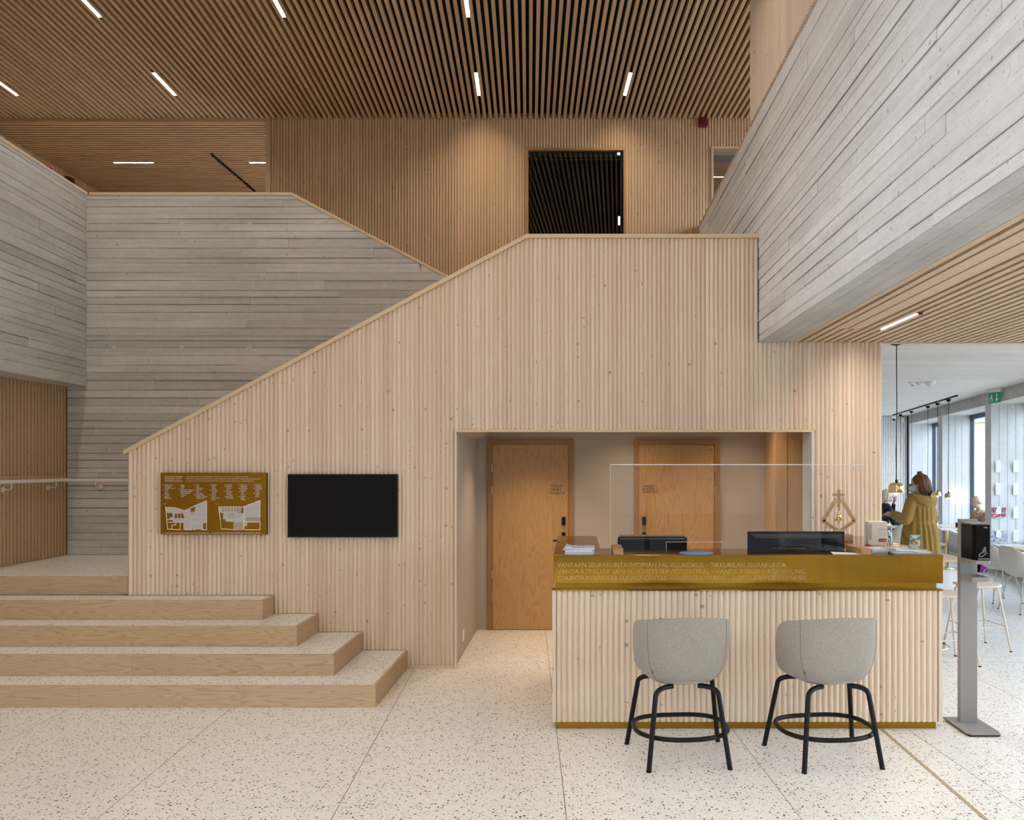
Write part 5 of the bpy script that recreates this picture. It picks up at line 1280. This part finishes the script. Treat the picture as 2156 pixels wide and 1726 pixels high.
for (px, Y), od in zip(tp, ('first', 'second', 'third', 'fourth', 'fifth')): pendant('small brass dome pendant, %s of the track counted from the far batten wall' % od, fx(px, Y), Y, CAFE_Z-0.024, 1.20, 0.070, 'row of small brass pendants', False)
c1 = fpt(PIERS[1])-FT*(PWD/2)+FN*0.278
gl_ = thing('globe_lamp', 'glowing white globe lamp on the concrete pier', 'lamp', (c1.x, c1.y, 1.15), math.atan2(FT.y, FT.x)-PI/2)
MB().tube([(0, 0, 0), (0, -0.03, 0)], 0.045, 16).build('mount', 'white', gl_)
sph = [(0.0 if k in (0, 12) else 0.092*math.sin(PI*k/12), 0.092*math.cos(PI*k/12)) for k in range(13)]
MB().lathe(sph, (0, -0.118, 0), 24).build('globe', 'globe', gl_)

# leaflet holders on the reveal of the pier
ang = math.atan2(FT.y, FT.x)-PI/2
base2 = fpt(PIERS[2])-FT*(PWD/2)
random.seed(4)
def holder(s, zt, label):
    p = base2+FN*s
    h = thing('leaflet_holder', label, 'holder', (p.x, p.y, zt-0.205), ang, 'white leaflet holders on the concrete pier')
    MB().prism([(-0.045, 0), (0.045, 0), (0.045, 0.205), (-0.045, 0.205)], 'y', -0.004, 0.0).build('back_plate', 'white', h)
    m = MB(); pr = [(-0.043, -0.012, 0.0), (0.043, -0.012, 0.0), (0.043, -0.045, 0.15), (0.030, -0.052, 0.185), (0.0, -0.054, 0.195), (-0.030, -0.052, 0.185), (-0.043, -0.045, 0.15)]
    q = [(x, y-0.004, z) for x, y, z in pr]; n = len(pr)
    m.add(pr+q, [tuple(range(n)), tuple(range(n, 2*n))[::-1]]+[(i, (i+1) % n, n+(i+1) % n, n+i) for i in range(n)]).build('front_flap', 'white', h, fix=True)
    MB().box(-0.043, 0.043, -0.014, 0.0, -0.004, 0.0).build('bottom_fold', 'white', h)
    return h
HZ = [1.906, 1.51, 1.105, 0.70]
for k, zt in enumerate(HZ):
    for s, side in ((0.11, 'pier edge'), (0.392, 'window')):
        full = {2: 'holding a red and purple magazine', 3: 'holding grey newspapers'}.get(k) if s < 0.2 else None
        lab = 'white leaflet holder '+(full if full else ['top of its column', 'second of its column', 'third of its column', 'lowest of its column'][k]+', empty')+', nearer the '+side
        holder(s, zt, lab)
def magazine(label, z, w, mats):
    p = base2+FN*0.115-FT*0.022
    t = thing('magazine', label, 'magazine', (p.x, p.y, z), ang)
    for j, (dx, m_) in enumerate(mats): MB().prism([(-w/2+dx, 0.0), (w/2+dx, 0.0), (w/2+dx*1.3, 0.17), (-w/2+dx*1.3, 0.17)], 'y', -0.010+0.004*j, -0.0065+0.004*j).build('copy', m_, t)
magazine('red and purple magazine in a white holder', 0.915, 0.23, [(0.0, printcover('cover_red', (0.45, 0.05, 0.045), (0.10, 0.05, 0.14), (0.5, 0.42, 0.42)))])
magazine('grey and violet newspapers in a low white holder', 0.505, 0.27, [(0.0, printcover('cover_news', (0.50, 0.52, 0.55), (0.40, 0.43, 0.46), (0.16, 0.15, 0.28))), (-0.02, COV[2])])

# ceiling and wall devices of the cafe
for (px, Y, r, lab) in ((1921, 12.6, 0.055, 'small white ceiling sensor with a dark lens'), (1937, 12.6, 0.058, 'white smoke detector between two other detectors'), (1958, 12.5, 0.085, 'large white domed ceiling device')):
    d = thing('ceiling_device', lab, 'detector', (fx(px, Y), Y, CAFE_Z))
    MB().lathe([(0.0, -0.055*r/0.07), (0.6*r, -0.05*r/0.07), (0.95*r, -0.02), (r, 0.0)], (0, 0, 0), 22).build('dome', 'white', d)
    MB().lathe([(0.0, -0.068*r/0.07), (0.3*r, -0.064*r/0.07), (0.34*r, -0.05*r/0.07)], (0, 0, 0), 14).build('lens', 'black' if r < 0.056 else 'white', d)
es = thing('exit_sign', 'green exit sign with white arrow hanging at the facade lintel', 'sign', (fx(2097, 13.7)-0.02, 13.7, CAFE_Z), math.radians(-68))
MB().box(-0.13, 0.13, -0.035, 0.035, -0.06, 0.0).build('housing', 'white', es, 0.004)
MB().box(-0.115, 0.115, -0.004, 0.004, -0.235, -0.06).build('sign_panel', 'green', es)
m = MB(); m.prism([(0.03, -0.08), (0.05, -0.08), (0.05, -0.17), (0.075, -0.17), (0.04, -0.215), (0.005, -0.17), (0.03, -0.17)], 'y', -0.0055, -0.0042); m.build('arrow_symbol', 'signink', es)
m = MB(); m.box(-0.095, -0.02, -0.0055, -0.0042, -0.21, -0.20); m.prism([(-0.06, -0.09), (-0.045, -0.10), (-0.05, -0.14), (-0.03, -0.19), (-0.045, -0.195), (-0.062, -0.155), (-0.085, -0.19), (-0.095, -0.18), (-0.075, -0.13)], 'y', -0.0055, -0.0042); m.build('running_figure', 'signink', es)
sc_ = thing('security_camera', 'white dome camera at the top of the far batten wall', 'camera', (fx(1882, 21.25), 21.25, CAFE_Z-0.001))
MB().lathe([(0.0, -0.09), (0.05, -0.085), (0.062, -0.05), (0.062, 0.0)], (0, 0, 0), 18).build('housing', 'white', sc_); MB().lathe([(0.0, -0.13), (0.03, -0.12), (0.045, -0.085)], (0, 0, 0), 14).build('dome', 'black', sc_)
wb = tag(MB().box(fx(1897, 21.38), fx(1903, 21.38), 21.34, 21.39, 2.92, 3.06).build('wall_speaker', 'white', None, 0.004), 'white boxy speaker high on the far batten wall', 'speaker')
bp = thing('backpack', 'black backpack with a magenta panel standing by the window bench', 'backpack', (6.93, 13.95, 0), 0.3)
MB().prism([(-0.12, 0), (0.12, 0), (0.13, 0.12), (0.09, 0.26), (-0.06, 0.28), (-0.12, 0.2)], 'y', 0.0, 0.16).build('bag_body', 'black', bp, 0.015)
MB().prism([(-0.05, 0.01), (0.10, 0.01), (0.085, 0.12), (0.035, 0.17), (0.0, 0.16)], 'y', -0.012, -0.001).build('front_panel', plain('magenta_fabric', (0.55, 0.06, 0.55), 0.7), bp)
MB().tube([(-0.09, 0.03, 0.27), (-0.05, 0.05, 0.33), (0.02, 0.05, 0.33), (0.05, 0.04, 0.27)], 0.008, 6).build('handle', 'black', bp)

# ------------------------------------------------------------------ people
def cap_(mb, p0, r0, p1, r1, seg=14):
    p0, p1 = Vector(p0), Vector(p1); d = (p1-p0); L_ = d.length; d.normalize(); path, rad = [], []
    for k in range(5): a = PI/2*(1-k/4.0); path.append(p0-d*r0*math.sin(a)); rad.append(max(r0*math.cos(a), 0.001))
    for k in range(5): a = PI/2*(k/4.0); path.append(p1+d*r1*math.sin(a)); rad.append(max(r1*math.cos(a), 0.001))
    mb.tube(path, rad, seg)
def ell_(mb, c, r, rot=(0, 0, 0), n=14):
    c = Vector(c); R_ = Euler(rot).to_matrix(); rings = []
    for j in range(n+1):
        th = PI*j/n; rr = max(math.sin(th), 0.004)
        rings.append([c+R_@Vector((r[0]*rr*math.cos(2*PI*i/24), r[1]*rr*math.sin(2*PI*i/24), r[2]*math.cos(th))) for i in range(24)])
    mb.loft(rings[::-1], True, True)
def blob(name, fn, mat, parent, voxel=0.011, smooth=4):
    mb = MB(); fn(mb); me = mb.mesh(name)
    b = bmesh.new(); b.from_mesh(me); bmesh.ops.recalc_face_normals(b, faces=b.faces); b.to_mesh(me); b.free()
    ob = bpy.data.objects.new(name, me); COL.objects.link(ob)
    r = ob.modifiers.new('r', 'REMESH'); r.mode = 'VOXEL'; r.voxel_size = voxel
    s = ob.modifiers.new('s', 'SMOOTH'); s.factor = 0.5; s.iterations = smooth
    dg = bpy.context.evaluated_depsgraph_get(); dg.update()
    nm = bpy.data.meshes.new_from_object(ob.evaluated_get(dg)); COL.objects.unlink(ob); bpy.data.objects.remove(ob)
    nm.polygons.foreach_set('use_smooth', [True]*len(nm.polygons)); nm.name = name
    nm.materials.clear(); return link(name, nm, mat, parent)
def hand_(mb, wrist, d, up, side, s=1.0):
    """palm and five curled fingers from the wrist along d"""
    w, d, up = Vector(wrist), Vector(d).normalized(), Vector(up).normalized(); x = d.cross(up).normalized()*side
    cap_(mb, w, 0.026*s, w+d*0.05*s, 0.034*s)
    for k, (o, L1) in enumerate(((-0.028, 0.060), (-0.009, 0.072), (0.010, 0.068), (0.028, 0.052))):
        a = w+d*0.075*s+x*o*s; b = a+d*L1*0.55*s-up*0.008*s; c = b+d*L1*0.35*s-up*0.028*s
        cap_(mb, a, 0.0095*s, b, 0.0088*s, 8); cap_(mb, b, 0.0088*s, c, 0.0078*s, 8)
    t0 = w+d*0.028*s-x*0.030*s; t1 = t0+d*0.032*s-x*0.020*s-up*0.012*s; cap_(mb, t0, 0.012*s, t1, 0.0105*s, 8); cap_(mb, t1, 0.0105*s, t1+d*0.028*s-up*0.006*s, 0.009*s, 8)
def head_(mb, c, yaw, pitch=0.0):
    """skull, jaw, nose, ears; faces local +Y before the turn"""
    R_ = Matrix.Rotation(yaw, 3, 'Z') @ Matrix.Rotation(pitch, 3, 'X'); c = Vector(c)
    def T(v): return c+R_@Vector(v)
    ell_(mb, T((0, -0.008, 0.02)), (0.076, 0.096, 0.098), (pitch, 0, yaw)); ell_(mb, T((0, 0.028, -0.045)), (0.056, 0.066, 0.072), (pitch, 0, yaw))
    cap_(mb, T((0, 0.092, 0.012)), 0.009, T((0, 0.110, -0.018)), 0.013, 8)
    ell_(mb, T((0, 0.088, -0.058)), (0.024, 0.012, 0.010), (pitch, 0, yaw)); ell_(mb, T((0, 0.080, -0.088)), (0.024, 0.02, 0.018), (pitch, 0, yaw))
    for a in (-1, 1): ell_(mb, T((0.078*a, -0.002, -0.005)), (0.010, 0.020, 0.032), (pitch, 0, yaw)); ell_(mb, T((0.032*a, 0.080, 0.022)), (0.022, 0.010, 0.007), (pitch, 0, yaw))
    return T
def eyes_(T, parent, rot):
    for a in (-1, 1):
        m = MB(); ell_(m, T((0.030*a, 0.086, 0.008)), (0.012, 0.006, 0.006), rot, 8); m.build('eye', plain('eye_dark', (0.05, 0.035, 0.03), 0.3), parent)
def glasses_(T, parent, mat='black'):
    m = MB()
    for a in (-1, 1):
        m.tube([T((0.031*a+0.024*math.cos(2*PI*k/16), 0.106, 0.006+0.019*math.sin(2*PI*k/16))) for k in range(16)], 0.0016, 5, True)
        m.tube([T((0.055*a, 0.104, 0.012)), T((0.080*a, 0.05, 0.012)), T((0.083*a, -0.01, 0.006))], 0.0016, 5)
    m.tube([T((-0.008, 0.108, 0.010)), T((0.008, 0.108, 0.010))], 0.0016, 5); m.build('glasses', mat, parent)
def hairmat(name, c0, c1):
    t = NT(name); n = t.noise(t.pos((90, 90, 7), 'obj'), 1.0, 3, 0.6); t.base(t.mix(n, rgb(c0), rgb(c1))); t.set(Roughness=0.45); t.bump(n, 0.4, 0.006); return t.m

# person standing in a mustard parka, back half turned
M['coat'] = fabric('mustard_cotton', (0.36, 0.23, 0.066), (0.285, 0.175, 0.048), 160)
pw = thing('person', 'standing person in a mustard hooded parka with long red-brown hair and a face mask', 'person', (4.30, 10.2, 0), math.radians(33))
HY = math.radians(38)
def wbody(mb):
    for a in (-1, 1):
        cap_(mb, (0.09*a, 0, 0.88), 0.085, (0.095*a, 0.01, 0.48), 0.058); cap_(mb, (0.095*a, 0.01, 0.48), 0.056, (0.10*a, -0.02, 0.09), 0.038); cap_(mb, (0.10*a, -0.01, 0.035), 0.035, (0.11*a, 0.13, 0.03), 0.028)
    ell_(mb, (0, 0, 0.95), (0.165, 0.12, 0.14)); ell_(mb, (0, 0, 1.20), (0.155, 0.105, 0.24)); cap_(mb, (-0.15, 0, 1.38), 0.05, (0.15, 0, 1.38), 0.05)
    cap_(mb, (0, 0, 1.38), 0.055, (0, 0.012, 1.52), 0.05)
    cap_(mb, (-0.18, 0, 1.37), 0.045, (-0.26, 0.02, 1.16), 0.038); cap_(mb, (-0.26, 0.02, 1.16), 0.036, (-0.165, 0.275, 1.205), 0.025)
    cap_(mb, (0.18, 0, 1.37), 0.045, (0.27, 0.03, 1.13), 0.038); cap_(mb, (0.27, 0.03, 1.13), 0.036, (0.12, 0.25, 1.15), 0.025)
    hand_(mb, (-0.155, 0.30, 1.207), (0.15, 0.95, 0.06), (0, 0, 1), 1, 0.95); hand_(mb, (0.11, 0.27, 1.152), (-0.4, 0.9, 0.05), (0, 0, 1), -1, 0.95)
    head_(mb, (0, 0.02, 1.585), HY, -0.12)
blob('body', wbody, 'skin', pw, 0.008, 3)
Th = head_(MB(), (0, 0.02, 1.585), HY, -0.12)
eyes_(Th, pw, (0, 0, HY)); glasses_(Th, pw)
def wcoat(mb):
    rings = []
    prof = [(0.62, 0.262, 0.215), (0.75, 0.256, 0.208), (0.90, 0.246, 0.196), (1.02, 0.232, 0.180), (1.10, 0.214, 0.160), (1.135, 0.204, 0.150), (1.17, 0.210, 0.155), (1.26, 0.214, 0.152), (1.34, 0.212, 0.142), (1.40, 0.195, 0.120), (1.44, 0.130, 0.095), (1.47, 0.085, 0.080)]
    for z, a, b in prof:
        amp = 0.0 if z > 1.33 else 0.016*(1.0 if z < 1.1 else 0.75)
        if 1.12 < z < 1.15: amp = 0.003
        rings.append([(a*math.cos(t)*(1+amp/a*math.sin(15*t+2.2*math.sin(3*t)+z*2)), b*math.sin(t)*(1+amp/b*math.sin(15*t+2.2*math.sin(3*t)+z*2)), z) for t in [2*PI*k/120 for k in range(120)]])
    mb.loft(rings, True, True)
    for p in (((-0.175, 0, 1.375), 0.075, (-0.275, 0.01, 1.155), 0.068), ((-0.275, 0.01, 1.155), 0.067, (-0.18, 0.245, 1.205), 0.052), ((0.175, 0, 1.375), 0.075, (0.285, 0.02, 1.125), 0.068), ((0.285, 0.02, 1.125), 0.067, (0.14, 0.22, 1.15), 0.052)): cap_(mb, *p, 20)
    # wrinkles on the sleeve
    for k in range(5): a = k/5.0; ell_(mb, Vector((-0.275, 0.01, 1.155)).lerp(Vector((-0.18, 0.245, 1.205)), 0.15+0.75*a), (0.068-0.008*a, 0.012, 0.068-0.008*a), (0, 0, -0.35))
blob('parka', wcoat, 'coat', pw, 0.0085, 2)
def whood(mb):
    for k in range(22):          # rolled hood lying on the shoulders
        a = PI*(0.92+1.16*k/21.0); b = PI*(0.92+1.16*(k+1)/21.0) if k < 21 else a
        w = 0.042+0.024*math.sin(PI*k/21.0)
        cap_(mb, (0.165*math.cos(a), 0.115*math.sin(a)-0.01, 1.445-0.055*math.sin(PI*k/21.0)), w, (0.165*math.cos(b), 0.115*math.sin(b)-0.01, 1.445-0.055*math.sin(PI*(k+1)/21.0)), w, 10)
    ell_(mb, (0.01, -0.125, 1.365), (0.14, 0.05, 0.085), (0.25, 0, 0)); cap_(mb, (-0.16, 0.02, 1.45), 0.035, (-0.06, 0.105, 1.43), 0.03); cap_(mb, (0.16, 0.02, 1.45), 0.035, (0.06, 0.105, 1.43), 0.03)
blob('hood', whood, 'coat', pw, 0.009, 3)
m = MB()
for k in range(11): a = k/10.0; m.tube([(0.04+0.012*math.sin(9*a), -0.155-0.02*math.sin(PI*a), 1.50-0.05*a), (-0.05+0.1*a, -0.172, 1.44-0.06*a)], 0.010, 6)
m.build('hood_lining', plain('hood_lining', (0.42, 0.32, 0.14), 0.9), pw)
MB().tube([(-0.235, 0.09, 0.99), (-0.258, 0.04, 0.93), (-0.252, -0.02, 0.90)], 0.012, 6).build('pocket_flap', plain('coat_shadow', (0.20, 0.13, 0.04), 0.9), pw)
def whair(mb):
    def TT(v): return Th(v)
    ell_(mb, TT((0, -0.026, 0.036)), (0.092, 0.104, 0.100), (0, 0, HY)); ell_(mb, TT((0, -0.070, -0.03)), (0.090, 0.066, 0.115), (0, 0, HY)); ell_(mb, TT((-0.072, -0.03, -0.03)), (0.022, 0.05, 0.085), (0, 0, HY)); ell_(mb, TT((0.072, -0.03, -0.03)), (0.022, 0.05, 0.085), (0, 0, HY))
    for (x, y0, y1) in ((-0.05, -0.085, -0.11), (-0.015, -0.10, -0.135), (0.022, -0.10, -0.14), (0.055, -0.085, -0.125), (0.072, -0.05, -0.08)):
        cap_(mb, TT((x, y0, -0.05)), 0.034, TT((x*1.15, y1, -0.17)), 0.026, 10); cap_(mb, TT((x*1.15, y1, -0.17)), 0.026, TT((x*1.3+0.012, y1-0.03, -0.25)), 0.010, 10)
    ell_(mb, TT((0.0, -0.03, 0.142)), (0.032, 0.032, 0.024), (0, 0, HY)); cap_(mb, TT((0, -0.03, 0.11)), 0.02, TT((0, -0.03, 0.13)), 0.016, 8)
    for k in range(5): cap_(mb, TT((0, -0.03, 0.145)), 0.010, TT((0.035*math.cos(1.3*k), -0.03+0.035*math.sin(1.3*k), 0.165)), 0.005, 6)
blob('hair', whair, hairmat('red_brown_hair', (0.075, 0.022, 0.010), (0.16, 0.052, 0.022)), pw, 0.007, 2)
rnd_ = random.Random(31); m = MB()
for k in range(90):       # loose strands over the hair
    a = rnd_.uniform(-1.9, 1.9); r0 = rnd_.uniform(0.0, 0.04); x0_, y0_ = 0.093*math.sin(a), -0.026-0.105*math.cos(a)
    Lz = rnd_.uniform(-0.26, -0.12); w_ = rnd_.uniform(-0.02, 0.02)
    m.tube([Th((x0_*0.25, -0.03+0.2*(y0_+0.03), 0.137)), Th((x0_*0.75, -0.03+0.75*(y0_+0.03), 0.100)), Th((x0_*1.03, y0_*1.03, 0.03)), Th((x0_*1.02+w_*0.3, y0_*1.05-0.008, -0.06)), Th((x0_*1.0+w_, y0_*1.1-0.03, Lz))], [0.004, 0.007, 0.0075, 0.0075, 0.002], 5)
tag(m.build('hair_strands', hairmat('red_brown_strands', (0.06, 0.018, 0.008), (0.20, 0.066, 0.027)), pw), kind='stuff')
def wmask(mb): ell_(mb, Th((0, 0.062, -0.052)), (0.062, 0.056, 0.056), (0, 0, HY))
mk_ = blob('face_mask', wmask, plain('mask_blue', (0.52, 0.62, 0.66), 0.8), pw, 0.006, 2)
for a in (-1, 1): MB().tube([Th((0.056*a, 0.07, -0.03)), Th((0.082*a, 0.0, 0.02))], 0.0016, 5).build('mask_loop', 'white', mk_)
def wtr(mb):
    for a in (-1, 1): cap_(mb, (0.09*a, 0, 0.86), 0.10, (0.095*a, 0.01, 0.48), 0.072); cap_(mb, (0.095*a, 0.01, 0.48), 0.071, (0.10*a, -0.02, 0.10), 0.055)
blob('trousers', wtr, plain('dark_denim', (0.03, 0.035, 0.05), 0.9), pw, 0.011)
for a in (-1, 1):
    def ws(mb): cap_(mb, (0.10*a, -0.02, 0.044), 0.044, (0.112*a, 0.14, 0.036), 0.036)
    blob('shoe', ws, 'black', pw, 0.009)
ph = tag(MB().box(-0.036, 0.036, -0.075, 0.075, 0, 0.010).build('phone', 'black', None, 0.004), 'dark phone held by the person in the mustard parka', 'phone')
ph.location = Matrix.Rotation(math.radians(33), 4, 'Z') @ Vector((-0.125, 0.385, 1.160))+Vector((4.30, 10.2, 0)); ph.rotation_euler = (0, 0, math.radians(33))

def seated(label, loc, rz, seat, torso_h, lean, top, hairfn, headpitch, chin_hand=False, glass=None, skin='skin_pale'):
    """sits facing local +Y on a seat of the given height"""
    p = thing('person', label, 'person', loc, rz)
    hp = Vector((0, -0.02, seat+0.10)); sh = Vector((0, math.sin(lean)*torso_h, seat+0.08+math.cos(lean)*torso_h)); hc = sh+Vector((0, 0.03+0.10*math.sin(lean), 0.205))
    L_ = {}
    for a in (-1, 1):
        L_[a] = [Vector((0.09*a, 0.0, seat+0.08)), Vector((0.11*a, 0.42, seat+0.08)), Vector((0.11*a, 0.44, 0.09))]
    def arm(a):
        s_ = sh+Vector((0.17*a, 0, -0.03))
        if chin_hand and a == -1: return s_, s_+Vector((-0.03, 0.24, -0.20)), hc+Vector((-0.03, 0.15, -0.13))
        return s_, s_+Vector((0.05*a, 0.06, -0.26)), s_+Vector((-0.04*a, 0.30, -0.28))
    def body(mb):
        for a in (-1, 1):
            h, k, f_ = L_[a]; cap_(mb, h, 0.082, k, 0.058); cap_(mb, k, 0.056, f_, 0.038); cap_(mb, f_+Vector((0, 0, -0.055)), 0.033, f_+Vector((0.01*a, 0.14, -0.062)), 0.026)
            s_, e, w = arm(a); cap_(mb, s_, 0.046, e, 0.038); cap_(mb, e, 0.037, w, 0.026); d = (w-e).normalized(); hand_(mb, w+d*0.02, d, (0, 0.3, 1) if d.z < 0.5 else (0, -1, 0.2), a, 0.95)
        ell_(mb, hp, (0.165, 0.13, 0.13)); cap_(mb, hp, 0.12, sh+Vector((0, 0, -0.06)), 0.125); cap_(mb, sh+Vector((-0.13, 0, -0.02)), 0.055, sh+Vector((0.13, 0, -0.02)), 0.055); cap_(mb, sh, 0.055, hc+Vector((0, -0.02, -0.06)), 0.05)
        head_(mb, hc, 0, headpitch)
    blob('body', body, skin, p, 0.009, 3)
    T = head_(MB(), hc, 0, headpitch); eyes_(T, p, (headpitch, 0, 0))
    if glass: glasses_(T, p, glass)
    def shirt(mb):
        cap_(mb, hp+Vector((0, 0, 0.02)), 0.14, sh+Vector((0, 0, -0.06)), 0.140); cap_(mb, sh+Vector((-0.14, 0, -0.03)), 0.066, sh+Vector((0.14, 0, -0.03)), 0.066); cap_(mb, sh+Vector((0, 0, -0.02)), 0.07, sh+Vector((0, 0.01, 0.03)), 0.062)
        for a in (-1, 1): s_, e, w = arm(a); cap_(mb, s_, 0.060, e, 0.050); cap_(mb, e, 0.049, w.lerp(e, 0.12), 0.038)
    blob('top', shirt, top, p, 0.011)
    def trs(mb):
        ell_(mb, hp, (0.178, 0.145, 0.12))
        for a in (-1, 1): h, k, f_ = L_[a]; cap_(mb, h, 0.094, k, 0.071); cap_(mb, k, 0.070, f_, 0.052)
    blob('trousers', trs, plain('charcoal_trousers', (0.05, 0.05, 0.055), 0.9), p, 0.011)
    for a in (-1, 1):
        f_ = L_[a][2]
        def sho(mb): cap_(mb, f_+Vector((0, -0.02, -0.048)), 0.041, f_+Vector((0.01*a, 0.145, -0.055)), 0.034)
        blob('shoe', sho, 'black', p, 0.010)
    hairfn(p, T); return p
def blond(p, T):
    def h(mb):
        ell_(mb, T((0, -0.020, 0.035)), (0.088, 0.100, 0.096)); ell_(mb, T((0, -0.065, -0.03)), (0.082, 0.052, 0.10))
        for a in (-1, 1): cap_(mb, T((0.078*a, -0.02, 0.03)), 0.024, T((0.082*a, -0.03, -0.09)), 0.022, 10)
    blob('hair', h, hairmat('fair_hair', (0.74, 0.64, 0.48), (0.60, 0.48, 0.32)), p, 0.008, 2)
def bald(p, T):
    def h(mb):
        for k in range(9): a = PI*(1.05+0.9*k/8); ell_(mb, T((0.074*math.cos(a), -0.010+0.094*math.sin(a)*0.93, -0.022)), (0.015, 0.014, 0.034), (0, 0, 0), 8)
    blob('hair', h, hairmat('grey_fringe', (0.60, 0.56, 0.50), (0.48, 0.43, 0.38)), p, 0.007, 2)
seated('seated fair-haired person in a black top resting the chin on one hand', (5.80, 15.55, 0), -PI/2+0.1, 0.46, 0.50, 0.18, plain('black_knit', (0.012, 0.012, 0.016), 0.9), blond, -0.05, True)
def plaid():
    t = NT('brown_check_shirt'); n = t.noise(t.pos((30, 30, 30), 'obj'), 1.0, 2); t.base(t.mix(t.ramp(n, [(0.45, 0.0), (0.55, 1.0)]), (0.30, 0.20, 0.13, 1), (0.55, 0.42, 0.30, 1))); t.set(Roughness=0.9); return t.m
seated('bald seated person with glasses and a brown checked shirt in the window bay', (7.80, 15.50, 0), PI/2+0.15, 0.45, 0.42, 0.35, plaid(), bald, -0.25, False, 'steel', 'skin_pale')
